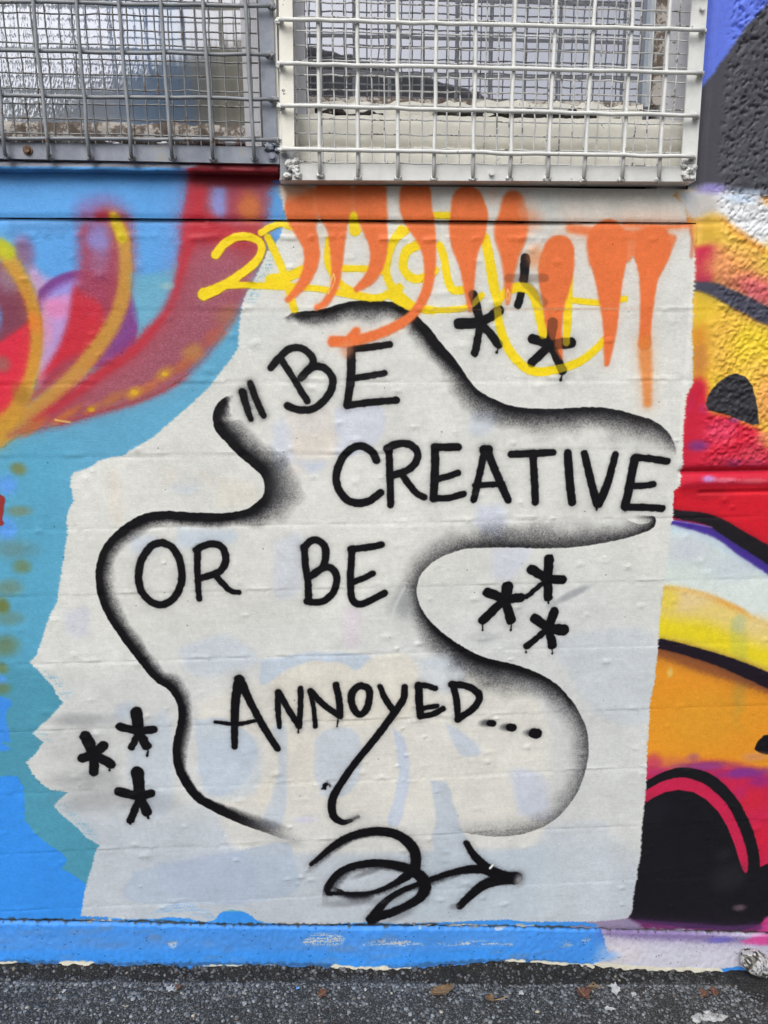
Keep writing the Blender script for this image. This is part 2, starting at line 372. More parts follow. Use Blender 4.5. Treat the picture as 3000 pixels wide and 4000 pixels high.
stroke(cD((1000, 1275), (1080, 1285), (1200, 1310), (1350, 1385), (1500, 1455), (1659, 1530), (2300, 1760)), [34, 36, 50, 60, 62, 66, 70], (72, 72, 88), soft=6, mist=.25, mlen=10, grain=.5, part=('charcoal_stroke', None))
poly(cH((1062, 660), (1075, 600), (1110, 530), (1180, 455), (1270, 392), (1335, 373), (1420, 405), (1490, 495), (1520, 600), (1540, 730), (1552, 840), (1500, 850), (1400, 812), (1250, 752), (1090, 715)), (52, 52, 58), soft=1.6, curve=False, part=('dome_shape', 'charcoal half dome on the rough red and yellow patch'))
# mint band, black bands
poly(cL((560, 60), (800, 100), (1000, 140), (1250, 260), (1548, 480), (2600, 900), (2600, 1300), (1548, 960), (1300, 820), (1000, 700), (650, 640), (560, 700)), (216, 226, 222), soft=8)
poly(cL((690, 110), (800, 100), (1020, 150), (1250, 270), (1548, 500), (1548, 560), (1200, 380), (980, 260), (800, 200), (690, 200)), (206, 226, 232), soft=12)
blob(cL((860, 320))[0], 90, 60, (200, 206, 216), .8)
blob(cL((1250, 480))[0], 110, 50, (198, 210, 220), .7)
poly(cL((560, 650), (760, 650), (1000, 720), (1250, 830), (1548, 960), (2600, 1300), (2600, 1900), (1548, 1380), (1200, 1250), (800, 1130), (540, 1100)), (230, 206, 124), soft=16, grain=.5)
poly(cL((540, 860), (660, 900), (800, 930), (1000, 950), (1180, 1020), (1370, 1120), (1548, 1170), (2600, 1500), (2600, 1900), (1548, 1380), (1200, 1250), (800, 1130), (540, 1100)), (232, 212, 42), soft=26, grain=.5)
blob(cL((830, 760))[0], 100, 36, (232, 206, 160), .7)
blob(cL((680, 760))[0], 40, 50, (232, 208, 76), .8)
poly(cL((1215, 930), (1360, 900), (1368, 1270), (1300, 1280), (1225, 1190)), (190, 194, 90), soft=9, alpha=.45, curve=False)
blob(cL((1300, 960))[0], 28, 34, (178, 192, 160), .6)
blob(cL((1460, 960))[0], 60, 36, (228, 206, 150), .6)
poly(cL((540, 1150), (800, 1190), (1200, 1310), (1548, 1460), (2600, 1900), (2600, 2500), (1548, 2320), (480, 2300)), (226, 148, 42), soft=8)
blob(cL((1000, 1800))[0], 170, 110, (220, 158, 48), .6)
blob(cL((1300, 1560))[0], 26, 110, (188, 150, 60), .6)
blob(cL((700, 1390))[0], 12, 22, (220, 200, 120), .7)
stroke(cL((560, 1180), (700, 1215), (950, 1310), (1250, 1400), (1548, 1500), (1900, 1640)), 60, (120, 66, 50), soft=14, mist=.4, mlen=9, alpha=.75, grain=.9)
stroke(cL((540, 1135), (640, 1140), (850, 1195), (1100, 1270), (1300, 1345), (1548, 1450), (1900, 1590)), [36, 38, 40, 44, 50, 58, 66], (30, 22, 34), soft=3, mist=.3, mlen=5, grain=.5, part=('black_stroke', 'black sprayed band between yellow and orange'))
stroke(cL((640, 70), (800, 100), (1000, 150), (1150, 210), (1300, 310), (1548, 460), (1900, 700)), [16, 24, 30, 36, 46, 56, 60], (72, 52, 150), soft=5, mist=.25, mlen=5, part=('purple_stroke', None))
stroke(cL((680, -10), (800, 25), (1000, 55), (1150, 125), (1300, 220), (1548, 370), (1900, 600)), [20, 34, 40, 50, 54, 60, 70], (30, 26, 32), soft=3, mist=.25, mlen=5, part=('black_stroke', 'black sprayed band edged in purple under the red'))
stroke(cL((720, 72), (900, 100), (1060, 130)), 5, (150, 130, 210), soft=2, alpha=.6)
poly(cL((1425, 2045), (1450, 1985), (1490, 1945), (1548, 1920), (1900, 1900), (1900, 2130), (1548, 2092), (1480, 2080)), (22, 21, 26), soft=1.5, part=('black_shape', None))
# magenta and the black wheel arch
poly(cM((400, 170), (520, 150), (700, 200), (1000, 170), (1300, 200), (1548, 250), (2300, 300), (2300, 2000), (300, 2000)), (200, 38, 78), soft=24, grain=.5)
for c, rx, ry, col, a in [((700, 180), 200, 60, (214, 120, 70), .8), ((560, 190), 70, 90, (190, 60, 100), .7), ((1000, 200), 240, 44, (140, 60, 130), .85), ((1350, 260), 220, 50, (128, 52, 142), .9), ((900, 130), 60, 40, (160, 84, 120), .6), ((1480, 330), 110, 60, (150, 44, 130), .7), ((1430, 120), 110, 40, (220, 150, 96), .8), ((1400, 500), 160, 110, (214, 42, 62), .7), ((1480, 820), 100, 160, (206, 32, 58), .7), ((1300, 430), 60, 60, (180, 40, 110), .5), ((620, 250), 110, 36, (176, 50, 104), .7)]:
    blob(cM(c)[0], rx * .4522, ry * .4522, col, a)
poly(cM((330, 1530), (360, 1400), (400, 1100), (450, 700), (475, 520), (560, 470), (650, 425), (770, 405), (900, 425), (1010, 490), (1110, 590), (1190, 720), (1250, 870), (1290, 1000), (1320, 1090), (1345, 1125), (1420, 1100), (1548, 1040), (2300, 900), (2300, 1500), (1548, 1500), (1440, 1580), (1300, 1625), (800, 1590)), (24, 23, 28), soft=2, curve=False, part=('black_dome', 'large solid black dome with a pink rim'))
stroke(cM((330, 420), (470, 372), (520, 350), (620, 300), (740, 262), (850, 258), (1000, 300), (1120, 385), (1240, 520), (1330, 690), (1390, 850), (1420, 1000), (1420, 1130)), [36, 34, 32, 32, 36, 38, 42, 42, 40, 42, 42, 42, 46], (23, 22, 27), soft=1.6, mist=.12, mlen=4, part=('black_stroke', 'black arc curving round the black dome'))
blob(cM((1200, 1150))[0], 60, 60, (44, 44, 50), .5); blob(cM((1160, 960))[0], 40, 30, (44, 44, 50), .4)
blob(cM((560, 600))[0], 60, 60, (34, 34, 44), .4); blob(cM((1300, 1420))[0], 24, 14, (120, 96, 110), .7)
poly(cM((1430, 1660), (1500, 1540), (1600, 1480), (2300, 1300), (2300, 1900), (1400, 1760)), (204, 66, 138), soft=8)
stroke(cM((350, 1550), (600, 1570), (900, 1590), (1200, 1610), (1450, 1590)), 34, (86, 48, 100), soft=7, mist=.35, mlen=9, grain=.9, alpha=.8)

poly(S((2000, 3560), (2420, 3565), (2500, 3610), (2500, 3660), (1900, 3660)), (150, 140, 168), soft=8, curve=False, grain=.8)
poly(S((1700, 3585), (2200, 3590), (2330, 3608), (2330, 3650), (1700, 3650)), (66, 146, 232), soft=3, warp=2, curve=False)
# --- the white rollered patch
patch = (cB((648, 20), (655, 120), (690, 250), (650, 380), (570, 470), (530, 560), (470, 680), (422, 770), (400, 850), (386, 960), (380, 1090), (330, 1170), (280, 1230), (200, 1335), (130, 1405), (60, 1470), (0, 1520))
         + cE((990, 10), (900, 70), (830, 100), (810, 130), (730, 140), (640, 165), (600, 195), (555, 220), (480, 240), (455, 270), (460, 350), (475, 430), (440, 490), (430, 560), (438, 640), (415, 780), (400, 870), (385, 980), (370, 1080), (330, 1150), (290, 1260), (270, 1330), (240, 1420), (190, 1475), (240, 1520), (290, 1570), (330, 1620))
         + cI((350, 160), (390, 220), (412, 235), (330, 330), (250, 400), (215, 440), (240, 470), (278, 500), (230, 570), (166, 632), (200, 690), (260, 760), (320, 805), (440, 822), (400, 855), (355, 905), (380, 950), (430, 990), (500, 1050), (560, 1110), (645, 1165), (622, 1200), (600, 1290), (570, 1380), (550, 1470), (535, 1560), (522, 1622))
         + cN1((700, 138), (850, 150), (1000, 148), (1100, 135), (1200, 140), (1330, 165), (1395, 145), (1430, 100), (1500, 80), (1570, 90), (1610, 110), (1655, 150))
         + cN2((60, 168), (200, 182), (400, 186), (700, 172), (1000, 182), (1200, 172), (1400, 160), (1620, 150)) + cN3((100, 165), (500, 160), (640, 152), (742, 140))
         + cM((370, 1450), (385, 1250), (410, 1180), (415, 1100), (440, 950), (450, 760), (470, 560), (487, 400), (490, 300), (497, 180), (500, 0))
         + cL((500, 2050), (520, 1800), (525, 1650), (560, 1480), (570, 1420), (590, 1200), (600, 1080), (610, 880), (630, 720), (640, 650), (658, 450), (690, 260), (700, 100))
         + cG((1556, 600), (1560, 520), (1565, 440), (1590, 415), (1605, 330), (1605, 200), (1610, 100))
         + cH((890, 600), (940, 480), (945, 300), (940, 0)) + cD((1045, 1300), (1060, 1050), (1035, 880), (1010, 790), (980, 700), (960, 620), (880, 560), (940, 470)))
w, pc = poly(patch, (219, 220, 215), soft=2.6, warp=1.8, warp2=.8, curve=False, grain=1.0, scale=3, part=('white_patch', 'pale rollered patch with ragged edges under the black lettering'))
keep = CAN.copy()
# faint older colours showing through the white, and lower-wall shade painted in as grey
lowgrey = (188, 195, 201)
def undertone(pts, color, soft=8, alpha=.8):
    if alpha < .79 and color[2] > color[0] + 3: color = (color[0] - 9, color[1] - 5, color[2] + 1)
    poly(pts, color, soft=soft, alpha=alpha, warp2=3, grain=.5)
undertone(S((100, 2600), (1300, 2500), (2450, 2300), (2500, 3700), (250, 3700)), (206, 209, 209), 160, .8)  # broad soft grey puts the lower wall's shade into the patch colour
undertone(S((200, 3150), (1300, 3200), (2400, 3300), (2450, 3700), (250, 3700)), (192, 198, 204), 60, .7)
for f, pts, col, a in [
    (S, [(760, 2750), (1100, 2620), (1500, 2590), (2060, 2700), (2150, 3000), (2090, 3300), (1700, 3325), (1200, 3330), (900, 3290)], (225, 221, 210), .6),
    (cB, [(690, 1500), (1010, 1480), (1010, 1800), (700, 1900)], (222, 216, 210), .7), (cB, [(1010, 1480), (1300, 1470), (1290, 1700), (1020, 1800)], (208, 214, 228), .8),
    (cB, [(600, 1600), (690, 1560), (740, 1800), (620, 1900)], (204, 210, 226), .5),
    (cF, [(740, 0), (1010, 0), (990, 120), (740, 120)], (224, 217, 206), .7), (cF, [(760, 180), (940, 180), (860, 250)], (196, 206, 222), .7),
    (cF, [(40, 240), (160, 300), (60, 380), (-60, 330)], (196, 208, 218), .6), (cF, [(250, 280), (480, 320), (480, 440), (260, 460)], (222, 217, 204), .6),
    (cE, [(700, 230), (760, 240), (800, 540), (720, 540)], (222, 214, 202), .6), (cE, [(1060, 240), (1340, 250), (1340, 330), (1080, 330)], (222, 216, 204), .5),
    (cE, [(420, 1150), (560, 1120), (560, 1300), (420, 1280)], (202, 202, 216), .5), (cE, [(860, 640), (1000, 660), (1000, 760), (860, 760)], (200, 210, 226), .5),
    (cF, [(0, 600), (330, 620), (330, 700), (0, 720)], (198, 210, 224), .6), (cF, [(610, 700), (790, 650), (780, 1000), (620, 1050)], (206, 210, 222), .5),
    (cF, [(1060, 1130), (1170, 1130), (1160, 1350), (1060, 1350)], (216, 204, 216), .55), (cF, [(0, 1380), (300, 1300), (500, 1480), (100, 1560)], (202, 209, 218), .6),
    (cJ, [(520, 130), (900, 80), (1240, 110), (1150, 190), (1050, 150), (860, 140), (700, 190), (600, 260), (530, 280)], (190, 204, 220), .85),
    (cJ, [(610, 270), (720, 185), (870, 140), (1030, 150), (1150, 200), (1250, 110), (1500, 110), (1500, 480), (1100, 560), (760, 480), (600, 380)], (222, 218, 206), .75),
    (cJ, [(92, 520), (300, 510), (470, 640), (490, 780), (420, 920), (260, 1010), (160, 960), (120, 760)], (192, 203, 215), .85),
    (cJ, [(600, 560), (690, 560), (700, 900), (660, 1190), (540, 1190), (600, 1000), (640, 800)], (194, 204, 216), .8),
    (cJ, [(880, 640), (960, 580), (1110, 570), (1180, 680), (1160, 900), (1060, 1010), (940, 1000), (870, 820)], (194, 204, 216), .8),
    (cJ, [(1380, 560), (1460, 640), (1490, 860), (1430, 1180), (1340, 1180), (1400, 1000), (1420, 800)], (190, 202, 222), .8),
    (cJ, [(500, 920), (580, 920), (590, 1050), (500, 1060)], (222, 218, 206), .6), (cJ, [(700, 560), (860, 600), (860, 900), (700, 900)], (218, 214, 204), .6),
    (cJ, [(-300, 1500), (300, 1380), (640, 1310), (720, 1340), (700, 1659), (-300, 1700)], (184, 194, 206), .75),
    (cK, [(805, 60), (885, 85), (930, 200), (965, 330), (1005, 440), (820, 440), (832, 250)], (186, 197, 210), .85),
    (cK, [(820, 440), (1410, 430), (1440, 330), (1440, 780), (600, 800), (600, 640)], (192, 202, 208), .6),
    (cK, [(1245, 0), (1420, 40), (1440, 200), (1290, 260), (1270, 180)], (202, 208, 220), .5), (cK, [(1440, 330), (1760, 300), (1720, 740), (1400, 780)], (206, 210, 212), .6),
    (cI, [(1290, 480), (1659, 480), (1659, 800), (1400, 860), (1300, 760)], (192, 203, 214), .5), (cI, [(760, 260), (860, 250), (840, 340), (750, 350)], (196, 206, 218), .6),
    (cI, [(830, 540), (1080, 300), (1110, 900), (960, 960), (840, 760)], (198, 207, 216), .6), (cI, [(1000, 1280), (1600, 1200), (1600, 1540), (1100, 1480)], (182, 191, 205), .7),
    (cG, [(500, 520), (640, 520), (640, 690), (500, 640)], (206, 210, 226), .6), (cG, [(580, 750), (790, 750), (700, 900), (590, 900)], (208, 212, 228), .5),
    (cG, [(480, 0), (620, 20), (560, 130), (460, 130)], (204, 212, 226), .5), (cG, [(190, 1350), (400, 1320), (420, 1520), (220, 1500)], (204, 212, 220), .5),
    (cG, [(880, 1240), (1440, 1200), (1430, 1659), (1150, 1640)], (206, 211, 214), .6), (cQ, [(430, 120), (550, 200), (560, 240), (480, 240)], (192, 202, 216), .8), (cQ, [(670, 310), (760, 310), (830, 480), (720, 470)], (202, 206, 220), .5),
    (cB, [(400, 900), (640, 880), (600, 1050), (420, 1100)], (218, 222, 220), .6), (cC, [(1000, 500), (1600, 500), (1600, 900), (1200, 900)], (220, 218, 212), .6),
    (cD, [(0, 520), (900, 560), (980, 740), (0, 740)], (222, 216, 206), .7), (cD, [(500, 640), (880, 640), (900, 760), (500, 760)], (232, 214, 200), .5)]:
    undertone(f(*pts), col, 5 if a > .7 else 14, a)
# washes stay on the patch itself
r0, r1, c0, c1 = w
m_ = np.zeros((CHH, CW), np.float32); m_[r0:r1, c0:c1] = np.clip(pc * 1.0, 0, 1)
CAN[...] = keep * (1 - m_[..., None]) + CAN * m_[..., None]
del keep
# thin, translucent roller marks along the ragged left edge
edge = smooth((N_STR - .62) / .1) * smooth((N_8 - .35) / .2)
sub = m_ * 0
r_, c_ = np.nonzero(m_ > .5)
# thin mark: light dusty overspray across the white
CAN *= (1 + (m_ * (.025 * (N_STR - .5) + .035 * (N_30 - .5) + .03 * (N_90 - .5)))[..., None])
# scuffs where the roller skipped, lower left
for f, pts in [(cI, [(240, 20), (330, 100), (400, 200), (480, 180), (420, 110), (330, 40)]), (cI, [(360, 900), (470, 1000), (540, 1080), (600, 1120), (640, 1100), (520, 980), (430, 900)]), (cI, [(220, 440), (290, 480), (340, 470), (280, 430)]), (cB, [(430, 780), (520, 600), (600, 480), (640, 540), (560, 640), (500, 780)]), (cN1, [(900, 140), (1160, 100), (1400, 150), (1300, 60), (1100, 60)])]:
    P = f(*pts); pm = W(P); q = window(pm, .004)
    rr0, rr1, cc0, cc1 = q
    before = CAN[rr0:rr1, cc0:cc1].copy()
    poly(P, (92, 158, 190) if f is not cN1 else (80, 156, 232), soft=8, grain=0)
    after = CAN[rr0:rr1, cc0:cc1]
    k = smooth((N_3[rr0:rr1, cc0:cc1] * .4 + N_FINE[rr0:rr1, cc0:cc1] * .25 + N_STR[rr0:rr1, cc0:cc1] * .35 - .54) / .09)[..., None] * (m_[rr0:rr1, cc0:cc1][..., None] > .1)
    k = k * .55; CAN[rr0:rr1, cc0:cc1] = before * (1 - k) + after * k

# --- the black speech shape: one clean edge, misted towards the inside
K = 1.0
spray(cB((715, 880), (760, 863), (860, 857), (960, 838), (1060, 806), (1150, 791), (1230, 788), (1330, 792)) + cB((1400, 806), (1470, 845)) + cC((205, 880), (250, 925), (300, 975), (370, 1070), (440, 1150), (500, 1230), (560, 1318), (620, 1378), (720, 1432), (830, 1472), (950, 1488), (1060, 1491), (1180, 1487), (1300, 1480), (1400, 1481), (1500, 1495), (1600, 1522)) + cH((560, 802), (660, 857), (730, 932), (775, 1005), (800, 1080), (806, 1140)),
      [8, 14, 16, 16, 14, 12, 12, 12, 12, 14, 18, 24, 28, 30, 30, 28, 18, 10, 8, 8, 10, 12, 12, 12, 12, 12, 12, 12, 12, 12, 10, 8, 8, 4, 2, 2],
      [26, 34, 44, 56, 66, 74, 76, 70, 64, 50, 40, 40, 44, 46, 46, 50, 60, 74, 84, 88, 96, 104, 110, 108, 100, 100, 104, 108, 105, 110, 105, 96, 80, 60, 44, 30],
      [.5, .9, 1, 1, 1, 1, 1, 1, 1, 1, 1, 1, 1, 1, 1, 1, 1, .95, .95, .95, .95, .95, .95, .93, .93, .93, .93, .92, .9, .9, .85, .8, .7, .5, .25, 0],
      BLACK, side=-1, soft=2.2, fk=1.12, power=1.5, grain=.6, part=('speech_outline', 'black upper edge of the speech shape misted inwards'))
spray(cG((1405, 572), (1455, 580), (1462, 608), (1440, 640), (1370, 670), (1250, 702), (1120, 727), (980, 743), (840, 746), (700, 742), (560, 743), (450, 747), (370, 767), (290, 802), (220, 857), (185, 912), (172, 972), (185, 1042), (215, 1102), (270, 1167), (350, 1232), (440, 1292), (520, 1332), (610, 1357), (700, 1377), (800, 1412), (880, 1452), (950, 1502), (1010, 1572)) + cQ((925, 60), (960, 130), (973, 200), (966, 280), (937, 370), (892, 440), (842, 490), (780, 526), (700, 548), (620, 553), (540, 545), (470, 528)),
      [4, 4, 4, 4, 4, 5, 6, 6, 7, 7, 6, 4, 2, 2, 2, 2, 2, 2, 3, 5, 10, 14, 16, 16, 16, 14, 12, 8, 6, 6, 4, 3, 2, 2, 2, 2, 2, 2, 2, 2, 2, 2],
      [30, 40, 50, 56, 66, 76, 84, 92, 98, 100, 96, 90, 84, 80, 78, 74, 70, 66, 66, 70, 76, 90, 104, 116, 120, 110, 100, 84, 76, 74, 76, 80, 80, 80, 80, 84, 86, 84, 80, 74, 64, 50],
      [.35, .8, .92, .9, .8, .74, .74, .74, .78, .82, .82, .72, .64, .6, .6, .64, .68, .72, .82, .94, 1, 1, 1, 1, 1, 1, .98, .95, .9, .88, .72, .66, .6, .55, .5, .46, .46, .44, .42, .38, .28, .05],
      BLACK, side=-1, soft=2.4, fk=1.12, power=1.55, grain=.6, part=('speech_outline', 'black right edge of the speech shape round the notch and belly'))
spray(cB((330, 1405), (290, 1420), (250, 1455), (226, 1505), (220, 1560), (234, 1620)) + cF((265, 2), (330, 72), (400, 142), (460, 192), (520, 243), (550, 292), (558, 342), (545, 392), (500, 440), (450, 475), (380, 497), (300, 507), (200, 509), (100, 504), (0, 499)) + cE((1100, 494), (1000, 499), (920, 519), (850, 553), (780, 604), (720, 659), (670, 728), (640, 800), (625, 880), (627, 950), (639, 1030), (664, 1110), (700, 1182), (750, 1262), (820, 1362), (900, 1462), (960, 1542), (1020, 1602)) + cI((1078, 142), (1128, 200), (1154, 260), (1160, 330), (1146, 410), (1128, 480), (1121, 560), (1129, 640), (1154, 712), (1200, 792), (1270, 872)) + cJ((200, 1092), (280, 1132), (360, 1166), (450, 1202), (550, 1237), (650, 1274), (730, 1296)),
      [4, 14, 20, 22, 24, 26, 26, 26, 26, 26, 26, 24, 24, 22, 20, 20, 22, 24, 26, 28, 28, 26, 26, 26, 26, 24, 22, 20, 20, 20, 20, 20, 20, 20, 22, 22, 22, 22, 22, 22, 22, 22, 22, 22, 24, 26, 28, 30, 32, 32, 34, 34, 30, 24, 14, 6, 4],
      [10, 30, 44, 52, 56, 60, 70, 74, 70, 66, 90, 110, 110, 100, 80, 56, 36, 30, 28, 26, 26, 26, 30, 34, 36, 36, 38, 40, 42, 44, 44, 44, 42, 40, 36, 40, 40, 40, 42, 44, 44, 40, 38, 38, 36, 30, 20, 12, 10, 10, 10, 16, 26, 36, 46, 56, 60],
      [.2, .95] + [1] * 48 + [1, .98, .95, .85, .6, .3, .04], BLACK, side=1, soft=2.2, fk=1.05, power=1.2, grain=.6, part=('speech_outline', 'black left edge of the speech shape from hook to tail'))
blob(cF((640, 330))[0], 46, 90, (120, 122, 124), .3); blob(cJ((560, 1190))[0], 70, 22, (80, 80, 84), .45, ang=-.3); blob(cJ((700, 1290))[0], 60, 22, (150, 152, 156), .4, ang=-.4)
blob(cG((90, 1050))[0], 46, 60, (150, 154, 158), .55)
stroke(cG((30, 1150), (60, 1060), (110, 960)), 8, (218, 222, 222), soft=5, alpha=.7)
# dusty overspray round the asterisks
for c, rx, ry, a in [((520, 350), 130, 26, .35), ((420, 540), 110, 90, .10), ((560, 740), 130, 40, .32), ((640, 870), 160, 50, .28), ((1010, 900), 90, 40, .2)]:
    blob(cI(c)[0], rx, ry, (110, 112, 118), a)
for c, rx, ry, a, g in [((1010, 1000), 90, 14, .5, .45), ((560, 1230), 60, 20, .22, 0), ((900, 860), 50, 22, .2, .4)]:
    blob(cG(c)[0], rx, ry, (120, 124, 132), a, ang=g)

# --- lettering, stroke by stroke
SP = dict(soft=1.6, mist=.17, mlen=5, grain=.5)
def letter(name, lab, *st, **kw):
    multi([(p, wd) for p, wd in st], BLACK, (name, lab), layer=4, **{**SP, **kw})
q = kA
letter('quotation_mark', 'opening double quotation mark', (cB((410, 1380), (432, 1460), (463, 1555)), [32, 28, 22]), (cB((460, 1322), (500, 1430), (546, 1532)), [26, 27, 24]), mist=.38)
letter('letter', 'slanted letter B of the first BE', (cB((592, 1222), (640, 1165), (700, 1108), (765, 1090), (822, 1112), (864, 1162), (858, 1210), (800, 1278)), 28), (cB((790, 1285), (848, 1225), (905, 1213), (962, 1240), (994, 1300), (984, 1365), (940, 1432), (880, 1480), (820, 1496), (760, 1490), (702, 1468)), 29), (cB((660, 1165), (730, 1275), (790, 1375), (832, 1438)), 26))
letter('letter', 'letter E of the first BE', (cB((1115, 1085), (1112, 1280), (1088, 1465)), [34, 34, 30]), (cB((1112, 1102), (1240, 1087), (1362, 1071)), 27), (cB((1105, 1291), (1220, 1276), (1328, 1256)), 25), (cB((1085, 1466), (1240, 1446), (1408, 1431)), 27))
letter('letter', 'letter C of CREATIVE', (cF((1278, 162), (1254, 112), (1208, 78), (1160, 70), (1108, 92), (1060, 142), (1026, 222), (1017, 292), (1040, 362), (1090, 420), (1160, 440), (1230, 426), (1270, 398), (1304, 372)), 30))
letter('letter', 'letter R of CREATIVE', (cF((1358, 80), (1365, 260), (1370, 450)), 28), (cF((1345, 86), (1400, 60), (1470, 54), (1530, 86), (1545, 136), (1520, 192), (1460, 236), (1390, 258)), 29), (cF((1440, 248), (1490, 322), (1545, 380), (1588, 402)), 26))
letter('letter', 'first letter E of CREATIVE', (cG((275, 205), (275, 340), (266, 478)), 32), (cG((272, 204), (400, 201)), 30), (cG((270, 376), (340, 362), (398, 342)), 26), (cG((265, 480), (350, 476), (428, 456)), 26))
letter('letter', 'letter A of CREATIVE', (cG((545, 217), (515, 352), (485, 486)), 28), (cG((555, 217), (610, 352), (670, 488)), 30), (cG((492, 410), (638, 401)), 24), (cG((540, 218), (562, 218)), 38))
letter('letter', 'letter T of CREATIVE', (cG((687, 241), (800, 237), (913, 231)), 28), (cG((805, 240), (812, 380), (818, 498)), 29))
letter('letter', 'letter I of CREATIVE', (cG((992, 236), (1001, 370), (1015, 500)), 32))
letter('letter', 'letter V of CREATIVE with a short drip', (cG((1082, 236), (1120, 400), (1150, 506)), [28, 30, 34]), (cG((1248, 242), (1205, 400), (1160, 505)), [26, 30, 34]), (cG((1149, 515), (1147, 540)), 7))
letter('letter', 'last letter E of CREATIVE', (cG((1352, 262), (1326, 400), (1299, 522)), 33), (cG((1352, 257), (1430, 263), (1528, 278)), 27), (cG((1336, 412), (1400, 410), (1453, 402)), 25), (cG((1301, 526), (1400, 526), (1498, 532)), 28), (cG((1300, 530), (1301, 545)), 8))
letter('letter', 'letter O of OR', (cE((1050, 694), (1112, 724), (1160, 800), (1178, 890), (1170, 970), (1130, 1050), (1070, 1092), (1015, 1094), (958, 1060), (914, 1000), (900, 920), (910, 830), (945, 760), (995, 708), (1050, 694)), 29))
letter('letter', 'letter R of OR', (cE((1280, 742), (1278, 880), (1290, 1064)), [26, 25, 22]), (cE((1272, 745), (1320, 716), (1385, 705), (1440, 730), (1462, 790), (1455, 840), (1420, 885), (1360, 910), (1300, 925)), 28), (cE((1395, 905), (1440, 960), (1495, 1010), (1548, 1021)), [24, 24, 22, 19]))
letter('letter', 'letter B of the second BE', (cF((808, 722), (820, 850), (835, 960), (838, 1074)), 27), (cF((808, 726), (850, 686), (895, 680), (940, 715), (950, 770), (935, 840), (900, 880), (850, 915)), 28), (cF((860, 905), (920, 865), (975, 855), (1015, 895), (1020, 950), (995, 1020), (940, 1070), (880, 1082), (826, 1076)), 27))
letter('letter', 'letter E of the second BE', (cF((1110, 736), (1210, 726), (1308, 709)), 27), (cF((1120, 740), (1112, 850), (1110, 960), (1115, 1045), (1140, 1085), (1185, 1092), (1250, 1062), (1328, 1021)), 27), (cF((1112, 955), (1190, 925), (1254, 894)), 24))
letter('letter', 'large letter A of ANNOYED', (cJ((385, 252), (365, 400), (358, 560), (360, 692)), [34, 33, 28, 23]), (cJ((392, 255), (460, 400), (540, 550), (636, 702)), [36, 28, 27, 26]), (cJ((232, 530), (350, 545), (430, 535), (488, 521)), [12, 19, 17, 14]))
letter('letter', 'first letter N of ANNOYED', (cJ((640, 337), (640, 450), (650, 563)), [23, 22, 17]), (cJ((645, 337), (715, 460), (774, 552)), 24), (cJ((786, 311), (786, 430), (778, 558)), 22), (cJ((772, 565), (772, 598)), 6))
letter('letter', 'second letter N of ANNOYED', (cJ((848, 332), (870, 430), (882, 558)), 18), (cJ((850, 328), (940, 420), (1038, 486)), 25), (cJ((1015, 287), (1036, 390), (1042, 488)), 26), (cJ((1030, 500), (1022, 557)), 6))
letter('letter', 'letter O of ANNOYED', (cJ((1180, 290), (1225, 312), (1232, 370), (1214, 440), (1174, 478), (1135, 450), (1115, 390), (1120, 340), (1145, 306), (1180, 290)), 27))
letter('letter', 'letter Y of ANNOYED with a long curling tail', (cJ((1300, 297), (1336, 380), (1388, 452)), [20, 24, 24]), (cJ((1460, 303), (1450, 380), (1390, 470), (1280, 620), (1150, 780), (1050, 920), (1000, 1010), (988, 1090), (1010, 1148), (1060, 1176), (1110, 1166)), [25, 26, 28, 27, 27, 28, 30, 31, 29, 24, 16]))
stroke(cJ((1100, 1168), (1160, 1140)), 14, (60, 60, 64), soft=5, mist=.3, mlen=6, alpha=.8, grain=.9)
letter('letter', 'letter E of ANNOYED', (S((1634, 2674), (1637, 2740), (1642, 2795)), 29), (S((1634, 2675), (1665, 2676), (1699, 2687)), [25, 22, 22]), (S((1642, 2766), (1706, 2756)), 20), (S((1641, 2797), (1690, 2788), (1728, 2767)), 24))
letter('letter', 'letter D of ANNOYED', (S((1768, 2672), (1782, 2730), (1788, 2808)), [26, 26, 22]), (cG((365, 1482), (440, 1490), (500, 1522), (514, 1562), (478, 1615), (420, 1655), (398, 1672)), 27))
for (x, y, r, lab) in [(604, 122, 26, 'first and smallest dot after ANNOYED'), (680, 138, 31, 'middle dot after ANNOYED'), (772, 161, 40, 'last and largest dot after ANNOYED')]:
    p = cQ((x, y))[0]
    blob((p[0] - 18, p[1] - 2), 26, 14, (70, 70, 74), .8)
    stroke([(p[0] - 5, p[1] - 1), (p[0] + 5, p[1] + 1)], r, BLACK, part=('dot', lab), layer=4, **SP)

# --- asterisks
def asterisk(lab, f, k, c, arms, drips=(), alpha=1.0, record=True):
    ss = [(f(c, ((c[0] + a[0]) / 2 + 2, (c[1] + a[1]) / 2), a[:2]), [a[2] * k * .98, a[2] * k * 1.06, a[2] * k * 1.12]) for a in arms] + [(f(d[0], d[1]), 8 * .62) for d in drips]
    multi(ss, BLACK, ('asterisk', lab) if record else None, layer=4, soft=1.3, mist=.14, mlen=5, grain=.3, alpha=alpha, rough=1.2)
    for d in drips:
        stroke(f((d[1][0], d[1][1] - 3), d[1]), 8, BLACK, soft=1.2)
A_TOP = [('asterisk left of the yellow loop under the orange spikes', cC, kA, (625, 930), [(575, 750, 52), (745, 852, 56), (742, 1070, 48), (588, 1125, 46), (485, 935, 62)], [((742, 1085), (730, 1122))]),
         ('asterisk crossing the bottom of the yellow loop', cC, kA, (1075, 1070), [(1092, 930, 60), (1210, 1060, 62), (1158, 1240, 50), (955, 1190, 50), (962, 1035, 54)], [((1160, 1255), (1145, 1300))]),
         ('asterisk half hidden behind the orange spikes', cC, kA, (905, 650), [(915, 515, 58), (868, 815, 46)], [])]
for a in A_TOP: asterisk(*a)
